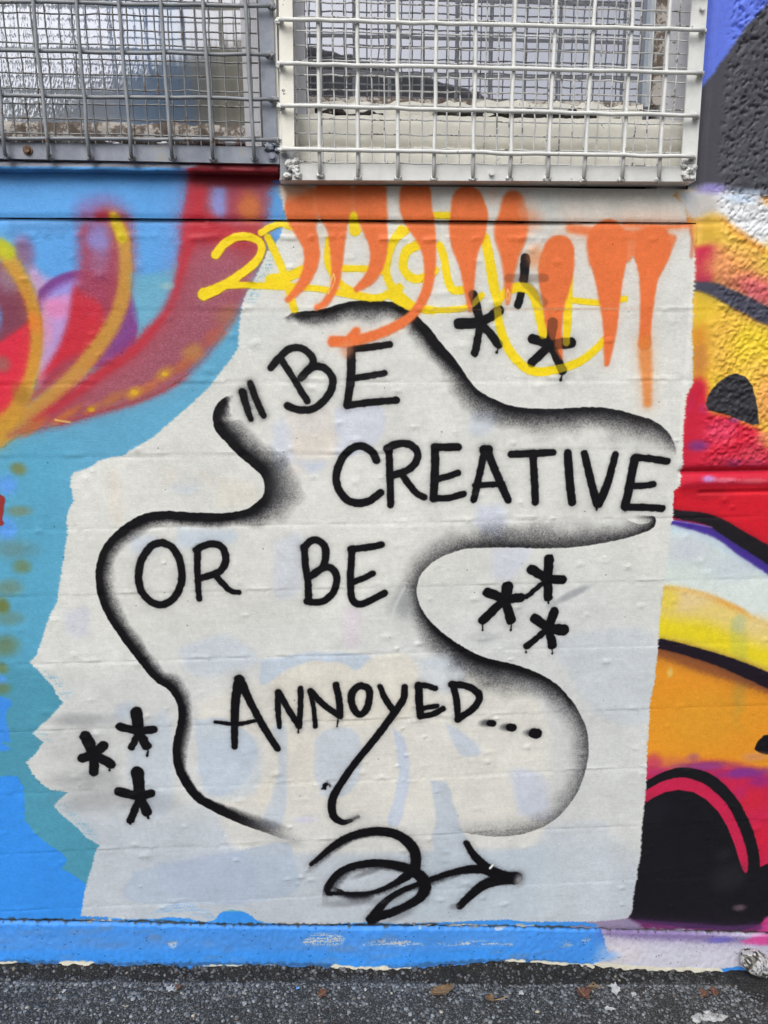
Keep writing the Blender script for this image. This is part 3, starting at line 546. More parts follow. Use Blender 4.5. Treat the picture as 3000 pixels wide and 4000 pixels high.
asterisk('asterisk of the lower left trio nearest the ragged blue edge', cI, kA, (605, 572), [(555, 462, 68), (668, 520, 58), (716, 638, 58), (608, 690, 54), (535, 600, 54)], [((712, 660), (710, 678))])
asterisk('topmost asterisk of the lower left trio', cI, kA, (895, 430), [(884, 302, 64), (992, 414, 48), (948, 520, 54), (852, 532, 38), (778, 395, 50)], [((960, 545), (953, 584))])
asterisk('bottom asterisk of the lower left trio', cI, kA, (905, 850), [(890, 690, 68), (980, 824, 48), (952, 945, 54), (846, 1000, 42), (772, 815, 54)], [((962, 965), (962, 984)), ((847, 1010), (845, 1024))])
asterisk('top asterisk of the trio right of the notch', cG, .7233, (880, 915), [(890, 806, 46), (960, 918, 44), (885, 1010, 44), (770, 1010, 24), (798, 864, 46)], [((887, 1030), (887, 1046))])
asterisk('left asterisk of the trio right of the notch', cG, .7233, (650, 1025), [(667, 958, 54), (735, 1015, 46), (685, 1136, 46), (532, 1136, 44), (560, 988, 48)], [((531, 1150), (532, 1192)), ((689, 1150), (684, 1192))])
asterisk('bottom asterisk of the trio right of the notch', cG, .7233, (885, 1182), [(918, 1092, 44), (966, 1190, 54), (908, 1272, 42), (770, 1278, 32), (815, 1128, 46)], [((766, 1285), (766, 1310)), ((908, 1288), (907, 1318))])

# --- the curling arrow
AR = dict(soft=2.6, mist=.22, mlen=7, grain=.7)
AS = dict(soft=2.4, grain=.6, power=1.1, layer=4)
spray(cK((150, 528), (220, 452), (310, 380), (410, 334), (520, 317), (620, 334), (700, 384), (742, 450), (750, 520)), [4, 10, 20, 26, 28, 28, 28, 30, 30], [26, 26, 20, 12, 8, 8, 8, 8, 8], [.2, .9, 1, 1, 1, 1, 1, 1, .3], BLACK, side=-1, **AS)
spray(cK((222, 694), (236, 628), (290, 558), (380, 512), (500, 492), (610, 504), (700, 534), (772, 580), (805, 640), (800, 690)), [8, 12, 12, 14, 18, 22, 26, 30, 34, 30], [44, 44, 40, 34, 26, 18, 12, 8, 8, 14], [.15, .9, 1, 1, 1, 1, 1, 1, .8, .1], BLACK, side=-1, **AS)
spray(cK((316, 655), (360, 674), (440, 676), (510, 655), (590, 618), (650, 572)), [7, 9, 9, 10, 12, 18], [24, 30, 34, 26, 22, 12], [.9, .95, .95, .9, .95, 1], BLACK, side=-1, **AS)
spray(cK((470, 826), (500, 760), (560, 700), (650, 648), (730, 620), (800, 597), (900, 560), (1000, 532), (1090, 526), (1150, 545)), [24, 16, 12, 12, 12, 10, 10, 14, 22, 30], [14, 20, 20, 22, 22, 30, 28, 20, 12, 8], [1, 1, .95, .95, .9, .85, .9, .98, 1, 1], BLACK, side=-1, **AS)
multi([(cK((160, 516), (230, 458), (320, 390), (420, 350), (530, 338), (620, 356), (690, 405), (722, 460), (722, 530)), [16.2, 23.2, 30.2, 32.5, 34.8, 36.0, 38.3, 39.4, 39.4]),
       (cK((722, 530), (690, 580), (620, 622), (540, 658), (460, 674), (370, 676), (300, 676), (250, 670), (262, 622), (310, 570), (390, 528), (500, 512), (600, 520), (690, 545), (755, 590), (774, 640), (750, 695), (680, 742), (590, 782), (520, 800), (485, 814)), [37.1, 27.8, 19.7, 16.2, 13.9, 13.9, 13.9, 20.9, 23.2, 23.2, 25.5, 30.2, 34.8, 39.4, 44.1, 44.1, 39.4, 34.8, 34.8, 39.4, 41.8]),
       (cK((505, 790), (540, 742), (600, 690), (690, 645), (790, 606), (900, 570), (1000, 548), (1090, 548), (1150, 570)), [39.4, 30.2, 23.2, 22.0, 23.2, 25.5, 32.5, 36.0, 37.1]),
       (cK((995, 402), (1040, 472), (1105, 535), (1180, 580), (1270, 592)), [20.9, 27.8, 34.8, 46.4, 39.4]), (cK((962, 742), (1020, 685), (1100, 625), (1200, 600), (1262, 595)), [30.2, 32.5, 39.4, 44.1, 51.0])],
      BLACK, ('curling_arrow', 'black curling arrow under the lettering'), layer=4, **AR)
blob(cK((1285, 605))[0], 20, 26, (150, 154, 158), .85); blob(cK((380, 725))[0], 110, 16, (120, 124, 130), .55); blob(cK((640, 800))[0], 60, 14, (120, 124, 130), .5, ang=.5); blob(cK((470, 560))[0], 60, 12, (80, 82, 86), .5, ang=.35)
blob(cK((930, 745))[0], 18, 12, (120, 124, 130), .6); blob(cK((640, 700))[0], 34, 10, (150, 156, 160), .6, ang=.5)
stroke(cK((1126, 540), (1138, 526)), 9, (226, 228, 226), soft=1.4)

# --- yellow tag, then orange spikes, over everything
YL = dict(soft=1.8, mist=.1, mlen=4, grain=.3)
YC = (246, 216, 30)
multi([(cB((236, 490), (290, 422), (370, 376), (440, 372), (508, 396), (535, 440), (520, 500), (470, 560), (390, 622), (300, 680), (220, 722), (160, 745)), [34, 33, 32, 31, 30, 31, 32, 33, 33, 36, 42, 48]),
       (cB((300, 692), (400, 686), (520, 690), (640, 690), (800, 700), (920, 712), (1060, 738), (1160, 756), (1290, 768), (1420, 715)), [22, 24, 24, 32, 24, 24, 28, 30, 28, 34]),
       (cB((575, 380), (650, 540), (700, 680), (745, 845)), 29), (cB((530, 348), (590, 312), (660, 290), (745, 312)), 26), (cB((590, 650), (700, 632), (800, 592)), 38),
       (cB((1130, 250), (1140, 330)), 44), (cB((970, 395), (960, 520), (990, 602), (1060, 690), (1180, 758)), 27), (cB((1060, 577), (1220, 582), (1340, 604)), 25),
       (cB((1470, 330), (1400, 392), (1356, 480), (1342, 602), (1372, 690), (1440, 762), (1530, 828), (1640, 850)), 30), (cB((1545, 418), (1470, 462), (1447, 540), (1472, 612), (1530, 644), (1590, 642)), 30), (cB((1390, 735), (1425, 700)), 30)],
      YC, ('yellow_tag', 'yellow looping tag, its left half'), layer=5, **YL)
multi([(cC((300, 238), (420, 240)), 26), (cC((110, 320), (60, 400), (20, 520)), 28), (cC((30, 745), (110, 800), (200, 837), (350, 848), (480, 840), (560, 818), (632, 752)), [28, 26, 24, 22, 22, 22, 24]),
       (cC((220, 430), (150, 472), (122, 560), (160, 630), (230, 645), (300, 612), (330, 590)), 31), (cC((360, 430), (390, 520), (410, 642), (445, 715), (505, 720)), 30),
       (cC((652, 380), (682, 520), (708, 680), (735, 815)), [36, 38, 38, 24]), (cC((735, 800), (790, 730), (880, 698), (955, 730), (1000, 850), (1032, 1005)), [24, 34, 36, 36, 36, 34]),
       (cC((735, 850), (752, 960), (802, 1090), (880, 1190), (970, 1243), (1080, 1240), (1250, 1190), (1370, 1102), (1420, 1045)), [28, 32, 34, 34, 34, 32, 32, 30, 26]), (cC((1200, 640), (1190, 850), (1180, 1060)), [26, 32, 28]), (cC((1210, 782), (1390, 800), (1560, 776)), 22)],
      YC, ('yellow_tag', 'yellow looping tag, its right half'), layer=5, **YL)
OC = (233, 118, 64)
OR = dict(soft=4.0, mist=.14, mlen=7, grain=.35, rough=.6)
def spike(lab, f, k, pts, soft=4.0, alpha=1.0):
    stroke(f(*[(p[0], p[1]) for p in pts]), [p[2] * k for p in pts], OC, layer=6, alpha=alpha, part=('orange_spike', lab), **{**OR, 'soft': soft})
spike('leftmost orange spike curving left', cB, kA, [(785, 130, 165), (780, 200, 185), (805, 300, 150), (850, 420, 112), (858, 520, 100), (830, 620, 80), (770, 715, 56), (702, 782, 34)])
spike('second orange spike with a small scratched flame', cB, kA, [(1000, 70, 215), (1000, 190, 205), (1020, 300, 135), (1022, 430, 98), (1020, 580, 70), (1000, 710, 52), (940, 805, 46), (892, 830, 40)])
spike('third orange spike curving left', cB, kA, [(1235, 80, 200), (1240, 190, 195), (1265, 300, 165), (1290, 430, 122), (1280, 550, 98), (1230, 645, 76), (1150, 712, 40)])
spike('long orange spike hooking over the letter E', cC, kA, [(200, 110, 200), (205, 200, 200), (245, 300, 165), (282, 420, 108), (296, 550, 76), (285, 680, 66), (245, 790, 62), (180, 880, 62), (80, 950, 64), (-60, 1010, 66), (-220, 1050, 70), (-330, 1050, 74)])
stroke(cB((1145, 985), (1105, 1035)), 34, OC, layer=6, **OR)
blob(cB((1085, 1100))[0], 26, 34, (232, 150, 110), .5)
spike('orange spike left of the tall yellow stroke', cC, kA, [(535, 160, 205), (545, 240, 240), (540, 330, 240), (530, 430, 182), (540, 550, 112), (548, 690, 72), (556, 850, 22)])
spike('orange spike ending in a small scratched flame', cC, kA, [(830, 160, 150), (830, 250, 190), (820, 350, 215), (815, 480, 128), (808, 620, 74), (800, 800, 26)], soft=6)
spike('broad orange spike over the asterisks', cC, kA, [(1130, 470, 200), (1115, 560, 230), (1110, 650, 210), (1100, 790, 150), (1100, 940, 108), (1125, 1070, 62), (1148, 1160, 20)], soft=4)
blob(cC((980, 500))[0], 36, 46, (232, 140, 80), .6)
spike('orange spike left of the longest drip', cC, kA, [(1445, 400, 250), (1452, 490, 240), (1455, 620, 188), (1460, 780, 136), (1464, 940, 96), (1452, 1090, 64), (1442, 1195, 34)])
spike('longest orange spike beside the right edge of the white patch', cD, .4822, [(720, 930, 270), (720, 1000, 285), (705, 1100, 225), (690, 1200, 160), (678, 1350, 124), (668, 1500, 104), (660, 1640, 98), (655, 1740, 104)])
stroke(cD((655, 1740), (662, 1860), (672, 2000), (676, 2120), (680, 2230)), [50, 54, 46, 40, 36], (226, 132, 62), soft=9, mist=.3, mlen=10, alpha=.85, grain=.6)
poly(cB((690, 60), (1335, 55), (1345, 250), (1190, 290), (1135, 215), (1080, 290), (960, 320), (915, 235), (870, 330), (720, 300)), OC, soft=7, curve=False, alpha=.9, part=('orange_band', None))
poly(cD((190, 890), (520, 850), (870, 860), (900, 930), (800, 1080), (620, 1110), (560, 1045), (510, 1090), (250, 1150), (190, 1000)), OC, soft=5, alpha=.85, part=('orange_band', None))
blob(cB((780, 55))[0], 50, 26, (214, 190, 172), .6); blob(cC((940, 200))[0], 40, 60, (218, 190, 174), .5); blob(cC((700, 110))[0], 26, 40, (222, 190, 170), .5)
stroke(cD((60, 810), (300, 850), (600, 860), (800, 850)), 40, OC, mist=.3, mlen=12, soft=9, alpha=.9)
stroke(cD((500, 785), (800, 800), (1030, 790)), 22, OC, mist=.3, mlen=9, soft=7, alpha=.9)
stroke(cD((1030, 800), (1040, 930), (1035, 1040)), 14, (206, 130, 96), soft=4, alpha=.8)
blob(cC((920, 280))[0], 60, 44, OC, .4); blob(cB((700, 60))[0], 44, 40, (222, 190, 168), .6)
stroke(cC((300, 845), (900, 842), (1640, 838)), 5, (240, 200, 170), soft=3, alpha=.5)
# the black shows again where the thin orange and yellow cross it
for a in A_TOP[:2]: asterisk(a[0], *a[1:], alpha=.42, record=False)
for pts in [((900, 640), (1040, 640)), ((905, 660), (1035, 800)), ((900, 640), (800, 640))]:
    stroke(cC(*pts), 30, (70, 50, 40), soft=3, alpha=.30)
stroke(cB((1130, 245), (1132, 300)), 30, YC, soft=3, alpha=.9)
# scratched little flames
for f, pts in [(cB, [(1000, 612), (1008, 650), (990, 700), (965, 740), (985, 660), (1000, 612)]), (cC, [(800, 712), (812, 750), (800, 785), (794, 745), (800, 712)])]:
    stroke(f(*pts), 4, (244, 196, 110), soft=1.2)
# --- knocks and chips
stroke(cK((232, 95), (240, 88)), 22, BLACK, soft=2, mist=.3, mlen=3, rough=5, grain=.8); stroke(cK((205, 140), (225, 120)), 10, (206, 210, 226), soft=4)
blob(cK((120, 275))[0], 44, 14, (206, 206, 222), .8)
stroke(cN1((358, 310), (364, 312)), 18, (214, 92, 150), soft=5, grain=.8)

# --- skirting strip: blue, scraped, lavender at its right end
CRK = S((-600, 3566), (0, 3594), (500, 3602), (1000, 3612), (1450, 3617), (2000, 3619), (2300, 3625), (2650, 3634), (3000, 3645), (3700, 3670))
ASP = S((-600, 3745), (0, 3757), (300, 3760), (600, 3764), (1000, 3766), (1250, 3770), (1420, 3784), (1560, 3778), (1700, 3766), (2000, 3750), (2300, 3766), (2600, 3786), (2780, 3788), (2900, 3782), (3000, 3790), (3700, 3800))
poly(CRK + ASP[::-1] + [], (70, 146, 232), soft=1.5, curve=False)
poly([(p[0], p[1] + 2) for p in CRK] + [(p[0], p[1] + 300) for p in CRK[::-1]], (70, 146, 234), soft=1.5, curve=False)
stroke([(p[0], p[1] - 34) for p in ASP if p[0] < 2300], 46, (60, 152, 246), soft=12, alpha=.6)
stroke([(p[0], p[1] - 90) for p in ASP if p[0] < 2300], 60, (88, 146, 216), soft=22, alpha=.45)
poly(cN3((575, 215), (620, 380), (560, 420), (640, 460), (900, 520), (2600, 560), (2600, 250), (1659, 235), (1000, 222)), (204, 204, 218), soft=2, warp=2, curve=False, part=('lavender_patch', None))
blob(cN3((700, 370))[0], 90, 60, (214, 208, 212), .6); blob(cN3((620, 380))[0], 40, 20, (120, 170, 232), .7); blob(cN3((700, 450))[0], 60, 10, (120, 172, 236), .6)
stroke(cN3((600, 228), (800, 240), (1100, 255), (1320, 268), (1659, 290)), [30, 44, 44, 36, 20], (98, 76, 136), soft=16, mist=.4, mlen=16, grain=.9, alpha=.7)
blob(cN3((1340, 280))[0], 46, 12, (100, 96, 190), .7); poly(cN3((1480, 290), (1659, 250), (2300, 260), (2300, 330), (1600, 310)), (206, 80, 150), soft=9)
poly(cN3((1250, 475), (1400, 455), (1480, 450), (1480, 490), (1250, 492)), (66, 146, 236), soft=2, warp=1.5)
for f, pts in [(cN2, [(290, 300), (380, 240), (560, 250), (540, 310), (380, 312)]), (cN2, [(700, 305), (880, 270), (1050, 300), (1050, 318), (720, 315)]), (cN2, [(1180, 300), (1400, 285), (1640, 300), (1600, 312), (1200, 312)]), (cN3, [(430, 300), (470, 262), (510, 280), (470, 300)]), (cN3, [(300, 320), (340, 280), (390, 310), (340, 325)]), (cN1, [(1080, 300), (1150, 290), (1130, 330)])]:
    P = f(*pts); pm = W(P); qd = window(pm, .006); a, b, c, d = qd
    before = CAN[a:b, c:d].copy(); poly(P, (190, 194, 198), soft=6, grain=0); k = smooth((N_STR[a:b, c:d] * .5 + N_3[a:b, c:d] * .5 - .47) / .08)[..., None]
    CAN[a:b, c:d] = before * (1 - k) + CAN[a:b, c:d] * k
stroke([(p[0], p[1] - 4) for p in ASP if p[0] < 2350], 16, (52, 54, 62), soft=4, rough=5, grain=1.4, alpha=.38)
for i in range(46):
    x = rng.uniform(-100, 2250); y = np.interp(x, [q[0] for q in CRK], [q[1] for q in CRK]) + rng.uniform(20, 140)
    blob((x, y), rng.uniform(20, 70), rng.uniform(5, 16), [(104, 140, 190), (60, 128, 208), (112, 130, 160)][i % 3], rng.uniform(.15, .4))
for i in range(420):
    x = rng.uniform(-100, 3000); y = np.interp(x, [q[0] for q in CRK], [q[1] for q in CRK]) + rng.uniform(10, 160)
    m3 = at(x, y); ci, ri = int((m3[0] - X0) / PX), int((m3[2] - Z0) / PX); r = int(rng.integers(1, 3))
    CAN[ri:ri + r, ci:ci + r + 1] = CAN[ri:ri + r, ci:ci + r + 1] * .45 + .2 * (i % 2)
# white undercoat peeping out above the asphalt
for x0, x1, h in [(0, 60, 12), (250, 360, 20), (360, 380, 8), (1000, 1060, 4), (1310, 1500, 20), (1500, 1600, 8), (1980, 2040, 14), (2080, 2320, 12), (2330, 2800, 20), (800, 1000, 5)]:
    pa = [(x, np.interp(x, [p[0] for p in ASP], [p[1] for p in ASP])) for x in np.linspace(x0, x1, 8)]
    stroke([(x, y + 2) for x, y in pa], h * 1.6, (228, 224, 206), soft=2.4, rough=3, grain=.6)
# the joint line: dirt, flakes of old white paint
stroke([(p[0], p[1] - 2) for p in CRK], 13, (62, 58, 50), soft=3.2, rough=4.0, grain=.95, alpha=.85)
for x0, x1, dy, col in [(300, 480, -2, (200, 200, 200)), (430, 480, -16, (214, 218, 220)), (1610, 1680, 2, (208, 212, 214)), (1740, 1900, -2, (206, 210, 214)), (1940, 1975, 4, (206, 212, 218)), (2230, 2700, -4, (150, 140, 170)), (2020, 2080, -6, (206, 206, 200))]:
    pa = [(x, np.interp(x, [p[0] for p in CRK], [p[1] for p in CRK]) + dy) for x in np.linspace(x0, x1, 6)]
    stroke(pa, 10, col, soft=2.4, rough=5, grain=.95, alpha=.7)
# --- the strip under the left window guard
poly(S((-600, 600), (1084, 640), (1084, 672), (-600, 660)), (150, 152, 165), soft=1, curve=False)
poly(S((790, 640), (1092, 640), (1092, 720), (770, 720)), (132, 36, 46), soft=10)
blob((1090, 712), 30, 8, (70, 130, 220), .8)
# --- worn, spattered, dusty all over
CAN *= (1 + .05 * (N_90b - .5) + .04 * (N_8 - .5) + .05 * (N_3 - .5))[..., None]
for i in range(260):
    x, z = rng.uniform(X0 + .3, X1 - .3), rng.uniform(.15, 2.0)
    r = int(rng.uniform(.8, 2.6)); ci, ri = int((x - X0) / PX), int((z - Z0) / PX)
    CAN[ri:ri + r, ci:ci + r] *= rng.choice([.35, .6, 1.25])
np.clip(CAN, 0, 1, out=CAN)
img = bpy.data.images.new("wall_paint", CW, CHH, alpha=False, float_buffer=False)
_px = np.ones((CHH, CW, 4), np.float32); _px[..., :3] = CAN
img.pixels.foreach_set(_px.ravel()); img.update(); img.pack()
del _px

# ================================================================ materials
def lin(c):
    c = np.array(c, float) / 255.0
    return tuple(np.where(c <= .04045, c / 12.92, ((c + .055) / 1.055) ** 2.4)) + (1.0,)

def nmat(name):
    m = bpy.data.materials.new(name); m.use_nodes = True
    t = m.node_tree; b = t.nodes["Principled BSDF"]
    return m, t, b

def nn(t, kind, **kw):
    n = t.nodes.new(kind)
    for k, v in kw.items():
        if k.startswith("i_"): n.inputs[k[2:].replace("_", " ")].default_value = v
        else: setattr(n, k, v)
    return n

def ramp(t, stops):
    n = t.nodes.new("ShaderNodeValToRGB"); e = n.color_ramp.elements
    while len(e) < len(stops): e.new(0.5)
    for el, (p, c) in zip(e, stops):
        el.position = p; el.color = c if len(c) == 4 else lin(c)
    return n

def mix(t, fac, a, b, blend='MIX'):
    n = t.nodes.new("ShaderNodeMix"); n.data_type = 'RGBA'; n.blend_type = blend
    for s, v in ((n.inputs[0], fac), (n.inputs[6], a), (n.inputs[7], b)):
        if isinstance(v, bpy.types.NodeSocket): t.links.new(v, s)
        else: s.default_value = v
    return n.outputs[2]

def bump(t, b, h, strength, dist):
    n = t.nodes.new("ShaderNodeBump"); n.inputs["Strength"].default_value = strength; n.inputs["Distance"].default_value = dist
    t.links.new(h, n.inputs["Height"]); t.links.new(n.outputs[0], b.inputs["Normal"]); return n

def pos(t):
    return t.nodes.new("ShaderNodeTexCoord").outputs["Object"]

def stretch(t, co, sc):
    m = t.nodes.new("ShaderNodeMapping"); m.inputs["Scale"].default_value = sc; t.links.new(co, m.inputs[0]); return m.outputs[0]

def paint_material():
    m, t, b = nmat("wall_paint")
    uv = nn(t, "ShaderNodeUVMap"); im = nn(t, "ShaderNodeTexImage", image=img, extension='EXTEND', interpolation='Cubic')
    t.links.new(uv.outputs[0], im.inputs[0])
    co = pos(t)
    n1 = nn(t, "ShaderNodeTexNoise", i_Scale=260.0, i_Detail=4.0, i_Roughness=.6); t.links.new(stretch(t, co, (.8, 1, 1.1)), n1.inputs["Vector"])
    n2 = nn(t, "ShaderNodeTexNoise", i_Scale=38.0, i_Detail=3.0); t.links.new(stretch(t, co, (.5, 1, 1.6)), n2.inputs["Vector"])
    v = nn(t, "ShaderNodeTexVoronoi", i_Scale=62.0); t.links.new(co, v.inputs["Vector"])
    pit = nn(t, "ShaderNodeMapRange"); pit.inputs[1].default_value = 0.0; pit.inputs[2].default_value = .16; pit.inputs[3].default_value = -1.0; pit.inputs[4].default_value = 0.0
    t.links.new(v.outputs["Distance"], pit.inputs[0])
    a = nn(t, "ShaderNodeMath", operation='MULTIPLY_ADD'); t.links.new(n2.outputs[0], a.inputs[0]); a.inputs[1].default_value = .5; t.links.new(n1.outputs[0], a.inputs[2])
    a2 = nn(t, "ShaderNodeMath", operation='MULTIPLY_ADD'); t.links.new(pit.outputs[0], a2.inputs[0]); a2.inputs[1].default_value = .10; t.links.new(a.outputs[0], a2.inputs[2])
    bump(t, b, a2.outputs[0], .40, .0020)
    # slightly darker in the hollows of the skin
    d = nn(t, "ShaderNodeMapRange"); d.inputs[1].default_value = .34; d.inputs[2].default_value = .44; d.inputs[3].default_value = .94; d.inputs[4].default_value = 1.0
    t.links.new(n1.outputs[0], d.inputs[0])
    g = nn(t, "ShaderNodeCombineColor"); [t.links.new(d.outputs[0], g.inputs[i]) for i in range(3)]
    t.links.new(mix(t, 1.0, im.outputs[0], g.outputs[0], 'MULTIPLY'), b.inputs["Base Color"])
    rr = nn(t, "ShaderNodeMapRange"); rr.inputs[3].default_value = .36; rr.inputs[4].default_value = .62; t.links.new(n2.outputs[0], rr.inputs[0])
    t.links.new(rr.outputs[0], b.inputs["Roughness"]); b.inputs["Specular IOR Level"].default_value = .25
    return m
M_PAINT = paint_material()

def worn_metal(name, base, dark, rust, amt, rough=.5):
    m, t, b = nmat(name); co = pos(t)
    n1 = nn(t, "ShaderNodeTexNoise", i_Scale=24.0, i_Detail=6.0, i_Roughness=.65); t.links.new(co, n1.inputs["Vector"])
    n2 = nn(t, "ShaderNodeTexNoise", i_Scale=160.0, i_Detail=4.0, i_Roughness=.7); t.links.new(co, n2.inputs["Vector"])
    r1 = ramp(t, [(.3, dark), (.68, base)]); t.links.new(n1.outputs[0], r1.inputs[0])
    ad = nn(t, "ShaderNodeMath", operation='MULTIPLY_ADD'); t.links.new(n2.outputs[0], ad.inputs[0]); ad.inputs[1].default_value = .5; t.links.new(n1.outputs[0], ad.inputs[2])
    r2 = ramp(t, [(.98 - amt, (0, 0, 0, 1)), (1.02 - amt, (1, 1, 1, 1))]); t.links.new(ad.outputs[0], r2.inputs[0])
    c = mix(t, r2.outputs[0], r1.outputs[0], lin(rust)); t.links.new(c, b.inputs["Base Color"])
    b.inputs["Roughness"].default_value = rough; b.inputs["Metallic"].default_value = .0
    bump(t, b, ad.outputs[0], .35, .0015)
    return m
M_GREY = worn_metal("weathered_grey_paint", (150, 154, 158), (120, 124, 130), (112, 92, 74), .10)
M_GREYF = worn_metal("weathered_blue_grey_paint", (150, 156, 168), (112, 118, 132), (150, 150, 148), .12)
M_WHITE = worn_metal("white_guard_paint", (226, 227, 224), (205, 206, 204), (150, 146, 138), .05, .42)
M_WIRE = worn_metal("galvanised_wire", (150, 152, 152), (104, 106, 108), (92, 76, 62), .16)
M_WIREW = worn_metal("painted_wire", (224, 224, 222), (176, 177, 178), (110, 108, 106), .16)
M_RUST = worn_metal("rusty_bolt", (128, 92, 60), (96, 66, 42), (60, 42, 30), .2)
M_CREAM = worn_metal("cracked_cream_timber_paint", (236, 233, 222), (222, 219, 208), (120, 108, 96), .05, .55)
M_ROT = worn_metal("rotten_timber", (150, 138, 128), (80, 66, 58), (196, 190, 182), .22, .85)
M_JAMB = worn_metal("white_jamb_paint", (222, 222, 228), (196, 198, 206), (140, 136, 130), .06, .5)
M_CORE = worn_metal("raw_concrete", (96, 92, 84), (64, 60, 54), (48, 44, 40), .2, .9)
M_BOARD = worn_metal("grey_sill_paint", (150, 152, 166), (122, 124, 138), (80, 66, 56), .1, .6)

def glass_material(name, tint, gloss, rough, ribs=False):
    m, t, b = nmat(name); co = pos(t)
    out = t.nodes["Material Output"]
    n = nn(t, "ShaderNodeTexNoise", i_Scale=5.0, i_Detail=3.0); t.links.new(co, n.inputs["Vector"])
    b.inputs["Base Color"].default_value = lin(tint); b.inputs["Roughness"].default_value = .25
    gl = nn(t, "ShaderNodeBsdfGlossy"); gl.inputs["Roughness"].default_value = rough; gl.inputs["Color"].default_value = lin((226, 228, 238))
    mx = nn(t, "ShaderNodeMixShader"); mx.inputs[0].default_value = gloss
    t.links.new(b.outputs[0], mx.inputs[1]); t.links.new(gl.outputs[0], mx.inputs[2]); t.links.new(mx.outputs[0], out.inputs[0])
    bp = t.nodes.new("ShaderNodeBump")
    if ribs:
        w = nn(t, "ShaderNodeTexVoronoi", i_Scale=110.0); w.distance = 'EUCLIDEAN'
        mp = t.nodes.new("ShaderNodeMapping"); mp.inputs["Rotation"].default_value = (0, R(28), 0); mp.inputs["Scale"].default_value = (2.2, 1, .8)
        t.links.new(co, mp.inputs[0]); t.links.new(mp.outputs[0], w.inputs["Vector"])
        # pressed pattern on the left of the pane, long wavy reeds towards the right
        sx = t.nodes.new("ShaderNodeSeparateXYZ"); t.links.new(co, sx.inputs[0])
        k = nn(t, "ShaderNodeMapRange"); k.inputs[1].default_value = -.72; k.inputs[2].default_value = -.34; t.links.new(sx.outputs[0], k.inputs[0])
        wv = nn(t, "ShaderNodeTexNoise", i_Scale=60.0, i_Detail=2.0); t.links.new(stretch(t, co, (1, 1, .09)), wv.inputs["Vector"])
        mm = nn(t, "ShaderNodeMix"); t.links.new(k.outputs[0], mm.inputs[0]); t.links.new(w.outputs["Distance"], mm.inputs[2]); t.links.new(wv.outputs[0], mm.inputs[3])
        bp.inputs["Strength"].default_value = .045; bp.inputs["Distance"].default_value = .006
        t.links.new(mm.outputs[0], bp.inputs["Height"])
        # backing seen through the pane: pale at the left, blue and brown things near the right edge
        rr = ramp(t, [(0.0, (192, 200, 202)), (.5, (172, 180, 190)), (.66, (164, 174, 192)), (.74, (124, 152, 184)), (.84, (108, 134, 162)), (.92, (136, 136, 126)), (1.0, (160, 156, 140))])
        q = nn(t, "ShaderNodeMapRange"); q.inputs[1].default_value = -.98; q.inputs[2].default_value = -.21; t.links.new(sx.outputs[0], q.inputs[0])
        w2 = nn(t, "ShaderNodeMath", operation='MULTIPLY_ADD'); t.links.new(wv.outputs[0], w2.inputs[0]); w2.inputs[1].default_value = .16; t.links.new(q.outputs[0], w2.inputs[2])
        sb = nn(t, "ShaderNodeMath", operation='SUBTRACT'); t.links.new(w2.outputs[0], sb.inputs[0]); sb.inputs[1].default_value = .08
        t.links.new(sb.outputs[0], rr.inputs[0]); t.links.new(rr.outputs[0], b.inputs["Base Color"])
    else:
        bp.inputs["Strength"].default_value = .05; bp.inputs["Distance"].default_value = .01; t.links.new(n.outputs[0], bp.inputs["Height"])
    t.links.new(bp.outputs[0], gl.inputs["Normal"]); t.links.new(bp.outputs[0], b.inputs["Normal"])
    return m

def asphalt(name, dark, light, sc=1.0):
    m, t, b = nmat(name); co = pos(t)
    v = nn(t, "ShaderNodeTexVoronoi", i_Scale=170.0 * sc); t.links.new(co, v.inputs["Vector"])
    n = nn(t, "ShaderNodeTexNoise", i_Scale=9.0, i_Detail=6.0); t.links.new(co, n.inputs["Vector"])
    n2 = nn(t, "ShaderNodeTexNoise", i_Scale=420.0, i_Detail=3.0); t.links.new(co, n2.inputs["Vector"])
    sp = t.nodes.new("ShaderNodeSeparateColor"); t.links.new(v.outputs["Color"], sp.inputs[0])
    r = ramp(t, [(.0, dark), (.55, tuple(int(a * .6 + c * .4) for a, c in zip(dark, light))), (1.0, light)]); t.links.new(sp.outputs[0], r.inputs[0])
    r2 = ramp(t, [(.28, (1, 1, 1, 1)), (.5, (.25, .25, .25, 1))]); t.links.new(v.outputs["Distance"], r2.inputs[0])
    c = mix(t, 1.0, r.outputs[0], r2.outputs[0], 'MULTIPLY')
    r3 = ramp(t, [(.35, (.62, .62, .60, 1)), (.7, (1, 1, 1, 1))]); t.links.new(n.outputs[0], r3.inputs[0])
    t.links.new(mix(t, 1.0, c, r3.outputs[0], 'MULTIPLY'), b.inputs["Base Color"])
    b.inputs["Roughness"].default_value = .75
    iv = nn(t, "ShaderNodeMath", operation='SUBTRACT'); iv.inputs[0].default_value = 1.0; t.links.new(v.outputs["Distance"], iv.inputs[1])
    ad = nn(t, "ShaderNodeMath", operation='MULTIPLY_ADD'); t.links.new(n2.outputs[0], ad.inputs[0]); ad.inputs[1].default_value = .5; t.links.new(iv.outputs[0], ad.inputs[2])
    bump(t, b, ad.outputs[0], .7, .003)
    return m
M_ASPH = asphalt("asphalt", (70, 72, 75), (122, 125, 128), 1.3)
M_TAR = asphalt("tar_fillet", (22, 21, 23), (44, 44, 46), 1.3)  # dark tar, its colour also holding the upright face's shade
M_TARP = asphalt("asphalt_patching", (44, 44, 46), (74, 75, 77), 1.5)

